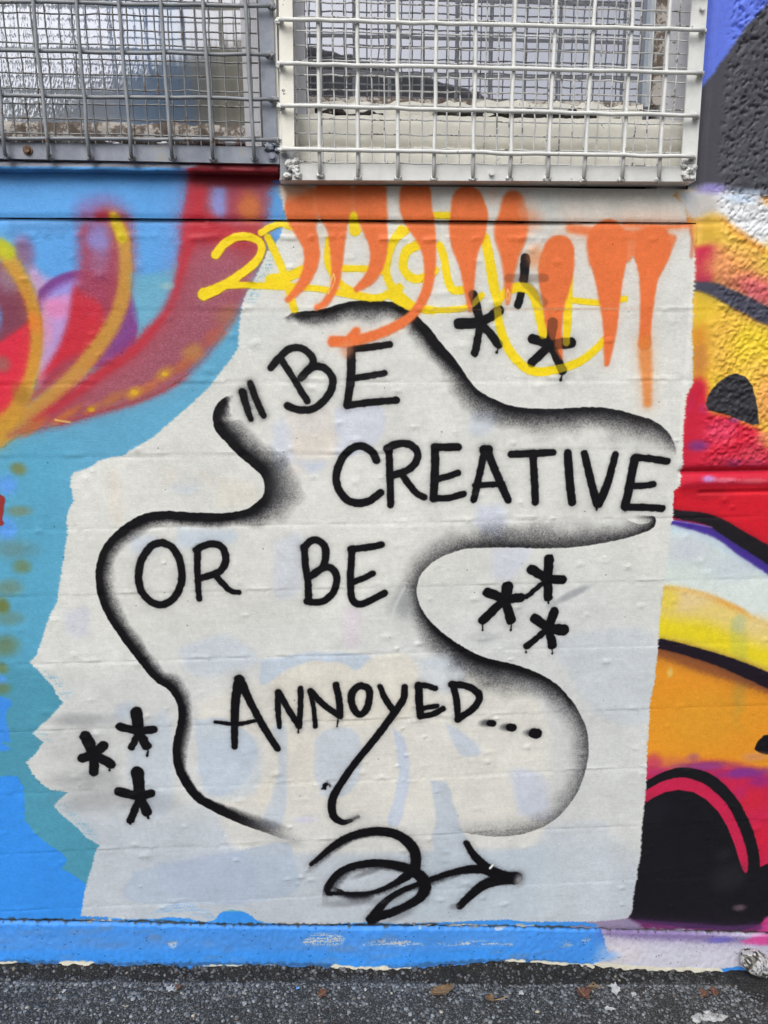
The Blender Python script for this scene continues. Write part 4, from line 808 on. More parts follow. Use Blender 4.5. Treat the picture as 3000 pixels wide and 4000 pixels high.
def simple(name, c1, c2, scale, rough=.8, bs=.3):
    m, t, b = nmat(name); co = pos(t)
    n = nn(t, "ShaderNodeTexNoise", i_Scale=scale, i_Detail=5.0, i_Roughness=.6); t.links.new(co, n.inputs["Vector"])
    r = ramp(t, [(.3, c1), (.7, c2)]); t.links.new(n.outputs[0], r.inputs[0]); t.links.new(r.outputs[0], b.inputs["Base Color"])
    b.inputs["Roughness"].default_value = rough; bump(t, b, n.outputs[0], bs, .002)
    return m

# ================================================================ mesh helpers
def mesh_obj(name, V, F, mat, parent=None, uv=False, smooth_=True, kind=None, label=None):
    me = bpy.data.meshes.new(name)
    V = np.asarray(V, np.float32)
    if isinstance(F, np.ndarray):
        k = F.shape[1]
        me.vertices.add(len(V)); me.vertices.foreach_set("co", V.ravel())
        me.loops.add(F.size); me.loops.foreach_set("vertex_index", F.astype(np.int32).ravel())
        me.polygons.add(len(F)); me.polygons.foreach_set("loop_start", np.arange(0, F.size, k, dtype=np.int32)); me.polygons.foreach_set("loop_total", np.full(len(F), k, np.int32))
        me.update(calc_edges=True)
    else:
        me.from_pydata([tuple(v) for v in V], [], F); me.update()
    if uv:
        l = me.uv_layers.new(name="UVMap"); idx = np.empty(len(me.loops), np.int32); me.loops.foreach_get("vertex_index", idx)
        UV = np.column_stack([(V[:, 0] - X0) / (X1 - X0), (V[:, 2] - Z0) / (Z1 - Z0)]).astype(np.float32)
        l.data.foreach_set("uv", UV[idx].ravel())
    me.polygons.foreach_set("use_smooth", np.full(len(me.polygons), bool(smooth_)))
    me.materials.append(mat)
    o = bpy.data.objects.new(name, me); COL.objects.link(o)
    if parent: o.parent = parent
    if kind: o["kind"] = kind
    if label: o["label"] = label
    return o

def empty(name, label, cat, loc=(0, 0, 0), group=None):
    o = bpy.data.objects.new(name, None); COL.objects.link(o); o.location = loc; o.empty_display_size = .1
    o["label"] = label; o["category"] = cat
    if group: o["group"] = group
    bpy.context.view_layer.update()
    return o

class MB:
    def __init__(s): s.V, s.F = [], []
    def add(s, v, f):
        o = len(s.V); s.V += [tuple(p) for p in v]; s.F += [tuple(i + o for i in q) for q in f]; return s
    def box(s, a, b):
        (x0, y0, z0), (x1, y1, z1) = a, b
        return s.add([(x0, y0, z0), (x1, y0, z0), (x1, y1, z0), (x0, y1, z0), (x0, y0, z1), (x1, y0, z1), (x1, y1, z1), (x0, y1, z1)],
                     [(0, 3, 2, 1), (4, 5, 6, 7), (0, 1, 5, 4), (1, 2, 6, 5), (2, 3, 7, 6), (3, 0, 4, 7)])
    def hexa(s, lo, hi):          # two quads of four corners, front then back, same winding
        return s.add(list(lo) + list(hi), [(0, 1, 2, 3), (7, 6, 5, 4), (0, 4, 5, 1), (1, 5, 6, 2), (2, 6, 7, 3), (3, 7, 4, 0)])
    def tube(s, pts, r, n=8, cap=True):
        pts = [np.array(p, float) for p in pts]; rings = []; N = len(pts)
        rr = [r] * N if np.ndim(r) == 0 else r
        for i, p in enumerate(pts):
            d = pts[min(i + 1, N - 1)] - pts[max(i - 1, 0)]; d /= np.linalg.norm(d) + 1e-9
            a = np.cross(d, (0, 1, 0)) if abs(d[1]) < .9 else np.cross(d, (1, 0, 0)); a /= np.linalg.norm(a); b_ = np.cross(d, a)
            rings.append([p + rr[i] * (math.cos(t) * a + math.sin(t) * b_) for t in np.linspace(0, 2 * math.pi, n, endpoint=False)])
        f = [(i * n + j, i * n + (j + 1) % n, (i + 1) * n + (j + 1) % n, (i + 1) * n + j) for i in range(N - 1) for j in range(n)]
        if cap: f += [tuple(range(n))[::-1], tuple((N - 1) * n + j for j in range(n))]
        return s.add([v for q_ in rings for v in q_], f)
    def blobby(s, c, r, seed=0, sq=(1, 1, 1), lump=.35, sub=1):
        V, F = ico(sub); g = np.random.default_rng(seed)
        V = V * (1 + lump * (g.random((len(V), 1)) - .5) * 2) * np.array(sq) * r
        return s.add(V + np.array(c), F)
    def obj(s, name, mat, parent=None, **kw):
        return mesh_obj(name, np.array(s.V), s.F, mat, parent, **kw)

_ico = {}
def ico(sub):
    if sub in _ico: return _ico[sub]
    p = (1 + 5 ** .5) / 2
    V = [np.array(v) / math.sqrt(1 + p * p) for v in [(-1, p, 0), (1, p, 0), (-1, -p, 0), (1, -p, 0), (0, -1, p), (0, 1, p), (0, -1, -p), (0, 1, -p), (p, 0, -1), (p, 0, 1), (-p, 0, -1), (-p, 0, 1)]]
    F = [(0, 11, 5), (0, 5, 1), (0, 1, 7), (0, 7, 10), (0, 10, 11), (1, 5, 9), (5, 11, 4), (11, 10, 2), (10, 7, 6), (7, 1, 8), (3, 9, 4), (3, 4, 2), (3, 2, 6), (3, 6, 8), (3, 8, 9), (4, 9, 5), (2, 4, 11), (6, 2, 10), (8, 6, 7), (9, 8, 1)]
    for _ in range(sub):
        c, G = {}, []
        def mid(a, b):
            k = (min(a, b), max(a, b))
            if k not in c:
                m = V[a] + V[b]; V.append(m / np.linalg.norm(m)); c[k] = len(V) - 1
            return c[k]
        for a, b, d in F:
            x, y, z = mid(a, b), mid(b, d), mid(d, a); G += [(a, x, z), (b, y, x), (d, z, y), (x, y, z)]
        F = G
    _ico[sub] = (np.array(V), F)
    return _ico[sub]

# ================================================================ the wall: relief on a 5 mm grid
GS = 0.005
gx = np.arange(X0, X1 + 1e-6, GS); gz = np.arange(Z0, Z1 + 1e-6, GS)
NX, NZ = len(gx), len(gz)
GX, GZ = np.meshgrid(gx, gz)
gn = lambda cell, seed, **k: vnoise(cell, seed, NZ, NX, GS, **k)
JOINTS = [1.984, 1.793, 1.637, 1.473, 1.306, 1.144, .976, .800, .633, .464, .300, .135]
crk = W(CRK); cx_ = lambda x: np.interp(x, crk[:, 0], crk[:, 1])
XCOR = at(2690, 1200)[0]                       # where the smooth wall gives way to the roughcast pier
HGT = (gn(.35, 21) - .5) * .005 + (gn(.06, 22, ax=1.2) - .5) * .0010 + (gn(.018, 23) - .5) * .0005
for j, z in enumerate(JOINTS):
    zz = z + (gn(.25, 40 + j, az=50) - .5) * .003
    d = GZ - zz
    along = gn(.05, 60 + j, az=40); lumps = gn(.012, 80 + j, az=40)
    if j == 0:
        HGT += .0035 * np.exp(-((d + .034 + .01 * (along - .5)) / .005) ** 2) * smooth((lumps - .35) * 3) * along
        HGT -= .0030 * np.exp(-((d + .002) / .006) ** 2)   # paint run below it
    else:
        HGT -= .0015 * np.exp(-(d / .0042) ** 2) * (.2 + .8 * along)
        HGT += .0016 * np.exp(-((d - .005) / .0055) ** 2) * smooth((along - .5) * 2.4)      # bead of mortar and paint over the joint
        HGT += .0020 * np.exp(-((d - .001) / .0045) ** 2) * smooth((lumps - .62) * 4) * along
        HGT += (.0005 if j % 2 else -.0005) * smooth((d + .01) / .02)
for i in range(420):                            # paint blobs and grit under the paint
    x, z, r = rng.uniform(X0, X1), rng.uniform(.15, 2.0), rng.uniform(.003, .008)
    i0, i1 = int((x - .025 - X0) / GS), int((x + .025 - X0) / GS); k0, k1 = int((z - .025 - Z0) / GS), int((z + .025 - Z0) / GS)
    i0 = max(i0, 0); sub = (slice(max(k0, 0), k1), slice(i0, i1))
    HGT[sub] += rng.uniform(.0008, .0028) * np.exp(-(((GX[sub] - x) / (r * rng.uniform(1, 2.2))) ** 2 + ((GZ[sub] - z) / r) ** 2))
# roughcast pier at the right
LEDGE = at(2850, 1840)[2]
xr = at(2830, 1200)[0]
rk = smooth((GX - XCOR - .035) / .05) * smooth((GZ - LEDGE - .004) / .03)
up = smooth((GZ - 1.98) / .05)
rk_x = np.maximum(rk, up * smooth((GX - XCOR - .025) / .04))
lump = gn(.011, 90) * .6 + gn(.006, 91) * .4
HGT += rk * (.004 * lump + .006 * gn(.05, 92) - .002)
GF = .0025; FX, FZ = int((X1 - X0) / GF) + 2, int((Z1 - Z0) / GF) + 2
fn = lambda c_, s_: vnoise(c_, s_, FZ, FX, GF)
_f = fn(.0070, 141) * .6 + fn(.0042, 142) * .4; _pit = smooth((.40 - _f) / .14); _nub = smooth((_f - .52) / .16)
_upz = smooth(((np.arange(FZ) * GF + Z0) - 1.95) / .06)[:, None]
FINE = (-.0046 * _pit * (.35 + .65 * _upz) + .0026 * _nub * (1 - .6 * _upz)).astype(np.float32)
HGT += .010 * smooth((GX - XCOR) / .012) * smooth((GZ - LEDGE) / .02) * .6
HGT += smooth((GX - XCOR - .0) / .02) * (.006 * np.exp(-((GZ - LEDGE + .026 + (gn(.1, 93) - .5) * .01) / .014) ** 2) - .012 * np.exp(-((GZ - LEDGE) / .005) ** 2))
HGT -= smooth((GX - XCOR - .05) / .02) * .006 * np.exp(-((GZ - LEDGE + .052) / .004) ** 2)

BNDN = gn(.16, 145, az=50)[3]
BND2 = gn(.03, 146, az=50)[3]
def hsample(x, z):
    fx = np.clip((x - X0) / GS, 0, NX - 1.001); fz = np.clip((z - Z0) / GS, 0, NZ - 1.001)
    ix, iz = fx.astype(int), fz.astype(int); tx, tz = fx - ix, fz - iz
    jx = np.clip(np.rint((x - X0) / GF).astype(int), 0, FX - 1); jz = np.clip(np.rint((z - Z0) / GF).astype(int), 0, FZ - 1)
    kx, kz = np.clip(np.rint(fx).astype(int), 0, NX - 1), np.clip(np.rint(fz).astype(int), 0, NZ - 1)
    band = (.0032 + .0062 * np.interp(x, np.linspace(X0, X1, len(BNDN)), BNDN)) * (z > JOINTS[0]) * smooth((XCOR - x) / .05 + .2)            # the proud band under the windows
    return band + FINE[jz, jx] * rk_x[kz, kx] + (HGT[iz, ix] * (1 - tx) + HGT[iz, ix + 1] * tx) * (1 - tz) + (HGT[iz + 1, ix] * (1 - tx) + HGT[iz + 1, ix + 1] * tx) * tz

def grid_faces(mask_r0, r1, c0, c1, Wd):
    r = np.arange(mask_r0, r1)[:, None]; c = np.arange(c0, c1)[None, :]
    a = (r * Wd + c).ravel()
    return np.column_stack([a, a + 1, a + Wd + 1, a + Wd])

RAGC = gn(.02, 95)[0]
wall = empty("painted_wall", "graffiti covered wall of painted courses with black BE CREATIVE lettering", "wall", (0, 0, 0))
def wall_piece(name, x0, x1, z0, z1, label=None, clampz=None, st=GS):
    gx, gz = np.arange(X0, X1 + 1e-6, st), np.arange(Z0, Z1 + 1e-6, st); NX, NZ = len(gx), len(gz)
    i0, i1 = np.searchsorted(gx, x0), min(np.searchsorted(gx, x1), NX - 1); k0, k1 = np.searchsorted(gz, z0 + 1e-6) - 1, min(np.searchsorted(gz, z1 - 1e-6), NZ - 1)
    k0 = max(k0, 0)
    xs = gx[i0:i1 + 1]; zs = gz[k0:k1 + 1].copy(); zs[0] = z0; zs[-1] = z1
    A, B = np.meshgrid(xs, zs)
    H = hsample(A, np.clip(B, z0 + 1e-5, z1 - 1e-5))
    if clampz is not None:
        B = np.maximum(B, cx_(A) + .003 + (np.interp(A, np.linspace(X0, X1, len(RAGC)), RAGC) - .5) * .005)
    if abs(z1 - JOINTS[0] + .0005) < 1e-6: B[-1] -= np.clip(np.interp(xs, np.linspace(X0, X1, len(BND2)), BND2) - .3, 0, 1) * .0032
    V = np.column_stack([A.ravel(), -H.ravel(), B.ravel()])
    F = grid_faces(0, len(zs) - 1, 0, len(xs) - 1, len(xs))
    if clampz is not None:
        zc = B.ravel()[F]; F = F[(zc.max(1) - zc.min(1)) > 1e-5]
    if len(F): return mesh_obj(name, V, F, M_PAINT, wall, uv=True, label=label)
ZS = 2.053                       # sill height
XR = at(2722, 400, -.02)[0]                        # right edge of the window opening
js = [ZS] + JOINTS
wall_piece('wall_course', X0, at(1090, 700)[0], ZS, 2.072)
for a, b in zip(js[:-1], js[1:]):
    if a == JOINTS[0]: a -= .0005
    wall_piece("wall_course", X0, XCOR if b > LEDGE - .2 else X1, b, a, clampz=True if b < .35 else None)
wall_piece("wall_course", X0, X1, -.06, JOINTS[-1], clampz=True)
lowj = min(j for j in JOINTS if j > LEDGE - .2)
wall_piece("roughcast_pier", XCOR, X1, lowj, ZS, st=GF, label="roughcast pier painted yellow red and charcoal")
wall_piece("roughcast_pier", XR, X1, ZS, Z1, st=GF, label="upper roughcast pier sprayed charcoal and blue")

# films of paint: each mark a skin of its own on the wall
FIDX = [0]
def add_film(part, w, cov, step, layer, thr):
    FIDX[0] += 1
    name, label = part
    r0, r1, c0, c1 = w
    if X0 + c1 * PX > XCOR and Z0 + r1 * PX > LEDGE: step = GF
    x0, x1 = X0 + c0 * PX, X0 + c1 * PX; z0, z1 = Z0 + r0 * PX, Z0 + r1 * PX
    i0, i1 = int(math.floor((x0 - X0) / step)), int(math.ceil((x1 - X0) / step)); k0, k1 = int(math.floor((z0 - Z0) / step)), int(math.ceil((z1 - Z0) / step))
    ci = np.arange(i0, i1); ck = np.arange(k0, k1)
    pc_ = np.clip((((ci + .5) * step) / PX - c0).astype(int), 0, cov.shape[1] - 1); pr = np.clip((((ck + .5) * step) / PX - r0).astype(int), 0, cov.shape[0] - 1)
    xc = X0 + (ci + .5) * step; zc = Z0 + (ck + .5) * step
    ok = (cov[pr][:, pc_] > thr) & (zc[:, None] > cx_(xc)[None, :] + .012) & ((zc[:, None] < ZS - .006) | (xc[None, :] > XR + .006)) & ((np.abs(zc + .001 - JOINTS[0]) > step * .4 + .001)[:, None] | (xc[None, :] > XCOR)) & (xc[None, :] < X1 - .01) & (xc[None, :] > X0 + .01)
    if ok.sum() < 6: return
    kk, ii = np.nonzero(ok); Wd = len(ci) + 1
    a = kk * Wd + ii
    F = np.column_stack([a, a + 1, a + Wd + 1, a + Wd])
    used, inv = np.unique(F, return_inverse=True)
    F = inv.reshape(F.shape)
    x = X0 + (i0 + used % Wd) * step; z = Z0 + (k0 + used // Wd) * step
    V = np.column_stack([x, -(hsample(x, z) + .0004 + FIDX[0] * .000012), z])
    mesh_obj(name, V, F, M_PAINT, wall, uv=True, label=label)
for f_ in FILMS: add_film(*f_)
CORE = MB()
CORE.box((X0 + .002, .014, -.3), (X1 - .002, .24, ZS - .03)); CORE.box((XR + .012, .016, ZS - .028), (X1 - .002, .24, Z1)); CORE.box((X0 + .002, .016, Z1 + .3), (X1 - .002, .24, Z1 + .9))
CORE.obj("wall_core", M_CORE, wall, smooth_=False)

# skirting strip below the joint line
asp = W(ASP); az_ = lambda x: np.interp(x, asp[:, 0], asp[:, 1])
xs = np.arange(X0, X1, .004); T = np.linspace(0, 1, 34)
A = np.repeat(xs[None, :], len(T), 0); top = cx_(xs) - .0042 + (np.interp(xs, gx, gn(.012, 96)[0]) - .5) * .005
B = az_(xs) - .05; Zg = B[None, :] + (top - B)[None, :] * T[:, None]
rn = vnoise(.0065, 97, len(T), len(xs), .004) - .5; rn2 = vnoise(.03, 98, len(T), len(xs), .004) - .5
Yg = -(.0022 + .0020 * rn + .0014 * rn2 + .003 * smooth((1 - T)[:, None] * 1.5)) + .010 * smooth((T[:, None] - .965) / .035)
mesh_obj("skirting_strip", np.column_stack([A.ravel(), Yg.ravel(), Zg.ravel()]), grid_faces(0, len(T) - 1, 0, len(xs) - 1, len(xs)), M_PAINT, wall, uv=True, label="blue skirting strip turning lavender at its right end")

# ================================================================ ground
p0, p1 = at(0, 3850, -.055), at(3000, 3864, -.055)
GSL = (p1[2] - p0[2]) / (p1[0] - p0[0]); GC = p0[2] - GSL * p0[0]
def gz_at(x, y): return GC + GSL * x + .03 * (y + .055)
gnx = vnoise(.05, 101, 300, 500, .01); 
xs = np.concatenate([[-30, -8, -3], np.arange(-1.7, 1.95, .008), [3, 8, 30]]); ys = np.concatenate([[-30, -8, -3, -1.6], np.arange(-.8, .03, .008), [.1]])
A, B = np.meshgrid(xs, ys)
gno = np.zeros_like(A); inn = (np.abs(A) < 2) & (B > -.9)
gno = np.where(inn, (vnoise(.035, 102, len(ys), len(xs), .008) - .5) * .004 + (vnoise(.016, 103, len(ys), len(xs), .008) - .5) * .002, -.002)
V = np.column_stack([A.ravel(), B.ravel(), (GC + GSL * np.clip(A, -4, 4) + .03 * (np.maximum(B, -4) + .055) + gno).ravel()])
mesh_obj("ground", V, grid_faces(0, len(ys) - 1, 0, len(xs) - 1, len(xs)), M_ASPH, kind="structure")

# tarred fillet between wall and ground
xs = np.arange(-1.45, 1.75, .004); T = np.linspace(0, 1, 22)
rag = (vnoise(.012, 111, 4, len(xs), .004)[1] - .5) * .012 + (vnoise(.05, 112, 4, len(xs), .004)[1] - .5) * .006
def fillet(xs, depth, rag):
    top = az_(np.clip(xs, -1.2, 1.6)) + rag
    prof_y = -.006 - (depth + .05 * 0) * T ** 1.5
    n1_ = vnoise(.014, 113, len(T), len(xs), .004) - .5; n2_ = vnoise(.045, 114, len(T), len(xs), .004) - .5
    A = np.repeat(xs[None, :], len(T), 0)
    Yb = np.repeat(prof_y[:, None], len(xs), 1)
    bot = GC + GSL * xs - .004
    Zb = top[None, :] + (bot - top)[None, :] * (T[:, None] ** .92)
    k = smooth(T[:, None] * 6)
    Yb = Yb - (n1_ * .004 + n2_ * .008) * k; Zb = Zb + n1_ * .003 * k
    for cxp in (2312,):
        xc = at(cxp, 3800, -.03)[0]
        Yb += .020 * np.exp(-((A - xc - .012 * np.sin(T[:, None] * 7)) / .0045) ** 2)
    return A, Yb, Zb
A, Yb, Zb = fillet(xs, .050, rag)
mesh_obj("asphalt_kerb", np.column_stack([A.ravel(), Yb.ravel(), Zb.ravel()]), grid_faces(0, len(T) - 1, 0, len(xs) - 1, len(xs))[:, ::-1], M_TAR, kind="structure")
FIL = (A, Yb, Zb)
# rounded asphalt patch swelling out at the right
xL = at(2806, 3850, -.06)[0]; rxx = .34
u = np.linspace(0, 1, 60); T2 = np.linspace(0, 1, 40)
U, TT = np.meshgrid(u, T2)
xa = xL + U * rxx * 1.6
bul = np.sqrt(np.clip(1 - (1 - np.clip(U * 3.2, 0, 1)) ** 2, 0, 1))
prof = bul * .125
zt = az_(np.clip(xa, -1.2, 1.6)) + .004 * (vnoise(.012, 115, 40, 60, .008) - .5) - .03 * (1 - bul)
zb = GC + GSL * xa - .006
Yp = -.007 - prof * TT ** 1.25 - .004 * bul * np.sin(TT * 3.1)
Zp = zt + (zb - zt) * (TT ** 1.25 * .9 + .1 * TT) + .004 * (vnoise(.03, 116, 40, 60, .008) - .5)
mesh_obj("asphalt_patch", np.column_stack([xa.ravel(), Yp.ravel(), Zp.ravel()]), grid_faces(0, 39, 0, 59, 60)[:, ::-1], M_TARP, kind="structure")

# loose and embedded stones, far too many to count: one object each for kerb and ground
def stones(name, P, N, rmin, rmax, seed, cols, tone=1.0):
    g = np.random.default_rng(seed); V0, F0 = ico(0); F0 = np.array(F0); n = len(P)
    r = rmin + (rmax - rmin) * g.random(n) ** 2.4
    base = V0[None] * (1 + .45 * (g.random((n, 12, 1)) - .5))
    base = base * np.stack([.75 + .6 * g.random(n), .75 + .6 * g.random(n), .34 + .2 * g.random(n)], 1)[:, None, :]
    th = g.random(n) * 6.283; c, s = np.cos(th), np.sin(th)
    x = base[..., 0] * c[:, None] - base[..., 1] * s[:, None]; y = base[..., 0] * s[:, None] + base[..., 1] * c[:, None]; z = base[..., 2]
    # z along the surface normal
    Nn = N / np.linalg.norm(N, axis=1, keepdims=True)
    t1 = np.cross(Nn, np.array([0, 0, 1.0]) + 1e-3 * np.array([1, .3, 0])); t1 /= np.linalg.norm(t1, axis=1, keepdims=True) + 1e-9; t2 = np.cross(Nn, t1)
    P = P - Nn * (r * .16)[:, None]
    V = P[:, None, :] + r[:, None, None] * (x[..., None] * t1[:, None] + y[..., None] * t2[:, None] + z[..., None] * Nn[:, None])
    F = (F0[None] + 12 * np.arange(n)[:, None, None]).reshape(-1, 3)
    o = mesh_obj(name, V.reshape(-1, 3), F, None or M_STONE, smooth_=True, kind="stuff")
    cols = np.array([lin(c_) for c_ in cols]); pick = cols[g.choice(len(cols), n, p=PW)] ; pick[:, :3] *= tone * (.7 + .6 * g.random((n, 1)))
    at_ = o.data.color_attributes.new("tone", 'FLOAT_COLOR', 'POINT'); at_.data.foreach_set("color", np.repeat(pick, 12, 0).astype(np.float32).ravel())
    return o
M_STONE, t_, b_ = nmat("stone_chippings")
ca = nn(t_, "ShaderNodeVertexColor", layer_name="tone"); sn = nn(t_, "ShaderNodeTexNoise", i_Scale=500.0, i_Detail=2.0); t_.links.new(pos(t_), sn.inputs["Vector"])
sr = ramp(t_, [(.3, (.7, .7, .7, 1)), (.7, (1.15, 1.15, 1.15, 1))]); t_.links.new(sn.outputs[0], sr.inputs[0])
t_.links.new(mix(t_, 1.0, ca.outputs[0], sr.outputs[0], 'MULTIPLY'), b_.inputs["Base Color"]); b_.inputs["Roughness"].default_value = .6
PW = np.array([.30, .28, .22, .17, .02, .01]); TON = [(88, 92, 97), (104, 108, 113), (68, 70, 74), (122, 127, 132), (150, 146, 132), (108, 94, 82)]
g_ = np.random.default_rng(5)
n = 27000
x = g_.uniform(-1.35, 1.7, n); y = -.045 - .75 * g_.random(n) ** 1.9
P = np.column_stack([x, y, gz_at(x, y) + g_.uniform(-.0015, .0015, n)])
stones("ground_stones", P, np.tile(np.array([[0, 0, 1.0]]), (n, 1)) + g_.normal(0, .09, (n, 3)), .0014, .0064, 6, TON, 1.15)
n = 3000
ti = g_.integers(0, len(T), n); xi = g_.integers(2, len(xs) - 2, n)
ti = np.clip((len(T) * (g_.random(n) * .93 + .04)).astype(int), 1, len(T) - 2)
P = np.column_stack([FIL[0][ti, xi], FIL[1][ti, xi], FIL[2][ti, xi]]) + g_.uniform(-.0015, .0015, (n, 3))
keepm = P[:, 0] < xL + .02
P = P[keepm]
stones("kerb_stones", P, np.tile(np.array([[0, -.85, .5]]), (len(P), 1)) + g_.normal(0, .12, (len(P), 3)), .0011, .0068, 8, TON, .62)  # low tone puts the kerb face's shading into the stone colour

# ================================================================ windows behind the guards
def wx(px, py, Y): return at(px, py, Y)
LW = empty("window", "left window with pressed pattern glass and rotten sill behind the grey guard", "window", tuple(at(500, 680, 0)))
def child(mb, name, mat, par, **kw):
    o = mb.obj(name, mat, par, **kw); o.matrix_parent_inverse = par.matrix_world.inverted(); return o
ZT = Z1 + .28
zg0 = at(500, 486, .06)[2]; xg1 = at(955, 300, .06)[0]
def slab(a, b): return MB().box(a, b)
GL1 = glass_material("pressed_glass", (150, 158, 168), .42, .06, True); GL2 = glass_material("window_glass", (96, 98, 104), .52, .015)
child(slab((X0, .060, zg0 - .02), (xg1 + .02, .066, ZT)), "glass_pane", GL1, LW, smooth_=False)
# bottom rail, gnawed and flaking
def rough_bar(x0, x1, y0, y1, z0, z1, amp, seed, step=.008):
    xs = np.arange(x0, x1 + step / 2, step); n = len(xs); g = np.random.default_rng(seed)
    sm = lambda c: vnoise(c, int(g.integers(1e6)), 3, n, step)[1] - .5
    prof = [(y1, z0), (y0, z0), (y0, z0 + (z1 - z0) * .35), (y0, z0 + (z1 - z0) * .7), (y0 + .002, z1), (y1, z1)]
    V = []
    for j, (yy, zz) in enumerate(prof):
        d1, d2 = sm(.03) * amp, (sm(.012) + sm(.04)) * amp
        V.append(np.column_stack([xs, yy + d1 * (1 if j in (1, 2, 3, 4) else 0), zz + (d2 if j in (2, 3, 4) else d2 * .4)]))
    V = np.vstack(V); F = grid_faces(0, len(prof) - 1, 0, n - 1, n)
    m = MB(); m.V = [tuple(v) for v in V]; m.F = [tuple(f) for f in F]; return m
child(rough_bar(X0, xg1 + .02, .045, .075, at(500, 560, .05)[2], at(500, 484, .05)[2], .007, 1), "bottom_rail", M_ROT, LW)
child(slab((xg1, .030, at(900, 570, .03)[2]), (at(1012, 300, .03)[0], .085, ZT)), "side_frame", M_JAMB, LW, smooth_=False)
bz1, bz0 = at(500, 634, -.031)[2], at(500, 666, -.031)[2]
bo = child(rough_bar(X0, at(1082, 650, -.03)[0], -.031, .05, bz0, bz1, .003, 2), "sill_board", M_PAINT, LW)
V = np.array([v.co[:] for v in bo.data.vertices]); l = bo.data.uv_layers.new(name="UVMap"); idx = np.empty(len(bo.data.loops), np.int32); bo.data.loops.foreach_get("vertex_index", idx)
l.data.foreach_set("uv", np.column_stack([(V[:, 0] - X0) / (X1 - X0), (V[:, 2] - Z0) / (Z1 - Z0)]).astype(np.float32)[idx].ravel())
child(rough_bar(X0, at(1086, 670, 0)[0], .010, .06, 2.066, bz0 - .001, .008, 3), "sill_bed", M_ROT, LW, label="rotten brown bedding strip under the sill board")

RW = empty("window", "right window with flaking cream sill behind the white guard", "window", tuple(at(1850, 690, 0)))
zs1 = at(1900, 418, .07)[2]; xa0, xa1 = at(1196, 300, .07)[0], at(2512, 300, .07)[0]
child(slab((xa0 - .02, .070, zs1 - .03), (xa1 + .02, .076, ZT)), "glass_pane", GL2, RW, smooth_=False)
xl0 = at(1086, 400, .02)[0]; xe = at(2722, 400, .02)[0]
child(slab((xl0, .030, ZS - .02), (xa0, .09, ZT)), "side_frame", M_JAMB, RW, smooth_=False)
child(slab((xa1, .050, zs1), (at(2552, 300, .05)[0], .09, ZT)), "bead", simple("pale_blue_bead", (190, 200, 212), (206, 214, 222), 40), RW, smooth_=False)
child(rough_bar(0, .001, 0, .001, 0, .001, 0, 9) if False else slab((at(2552, 300, .04)[0] + .0005, .038, zs1 + .0), (at(2592, 300, .04)[0], .09, ZT)), "bead", M_ROT, RW, smooth_=False, label="bare weathered bead beside the pale blue one")
child(slab((at(2592, 300, .03)[0] + .0008, .026, ZS - .02), (xe, .09, ZT)), "side_frame", M_JAMB, RW, smooth_=False)
zr0 = at(1900, 480, .05)[2]
child(rough_bar(xa0 + .001, xa1, .052, .0695, zr0, zs1 + .004, .012, 4, .006), "bottom_rail", M_CREAM, RW, label="cracked cream bottom rail with paint flaking away")
child(rough_bar(xa0 + .001, xa1, .060, .0700, zr0 + .012, zs1 + .012, .004, 14, .006), "putty_line", M_ROT, RW)
zb0 = at(1900, 585, .015)[2]
M_HOLE = worn_metal("rot_and_gap_dark", (52, 47, 43), (26, 24, 23), (150, 144, 134), .12, .9)  # rot, near-black to paint the shade of a gap on a raised strip
child(rough_bar(at(1690, 450, .05)[0], at(2430, 450, .05)[0], .0465, .0515, at(2000, 478, .048)[2], at(2000, 436, .048)[2], .016, 44, .005), "rotten_strip", M_HOLE, RW, label="rotten strip along the top of the sill, coloured black for gap shade")
child(rough_bar(at(1230, 450, .05)[0], at(1500, 450, .05)[0], .0470, .0515, at(1400, 462, .048)[2], at(1400, 440, .048)[2], .018, 45, .005), "rotten_strip", M_HOLE, RW)
m = MB()
V = [(xl0 + .0, .0515, zr0 + .002), (xe, .0515, zr0 + .002), (xe, .022, zr0 - .012), (xl0, .022, zr0 - .012), (xl0, .006, zb0), (xe, .006, zb0)]
child(rough_bar(xl0 + .002, xe - .002, .016, .051, zb0, zr0 + .002, .004, 5), "sill_board", M_CREAM, RW)
child(rough_bar(xl0 + .002, xe - .002, .000, .05, ZS + .022, zb0 - .002, .006, 6), "sill_nose", M_CREAM, RW, label="lower cream sill nosing with a dirty crack above")
# reveal between the two windows
mull = MB().box((at(1066, 300, .0)[0], .012, ZS - .02), (at(1086, 300, .0)[0] - .001, .2, ZT))
mo = mull.obj("window_mullion", M_CREAM, wall, smooth_=False)
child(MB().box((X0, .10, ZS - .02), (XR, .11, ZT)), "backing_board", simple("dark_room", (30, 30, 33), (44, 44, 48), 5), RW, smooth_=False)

# ================================================================ window guards
def bend(p, q, r, n, seed):
    g = np.random.default_rng(seed); p, q = np.array(p), np.array(q)
    t = np.linspace(0, 1, n)[:, None]; P = p * (1 - t) + q * t
    w = g.normal(0, r, (n, 3)); w[0] = w[-1] = 0
    return P + w
def weld(m, c, r, seed): m.blobby(c, r * .85, seed, (1, .6, .8), .4, 2)

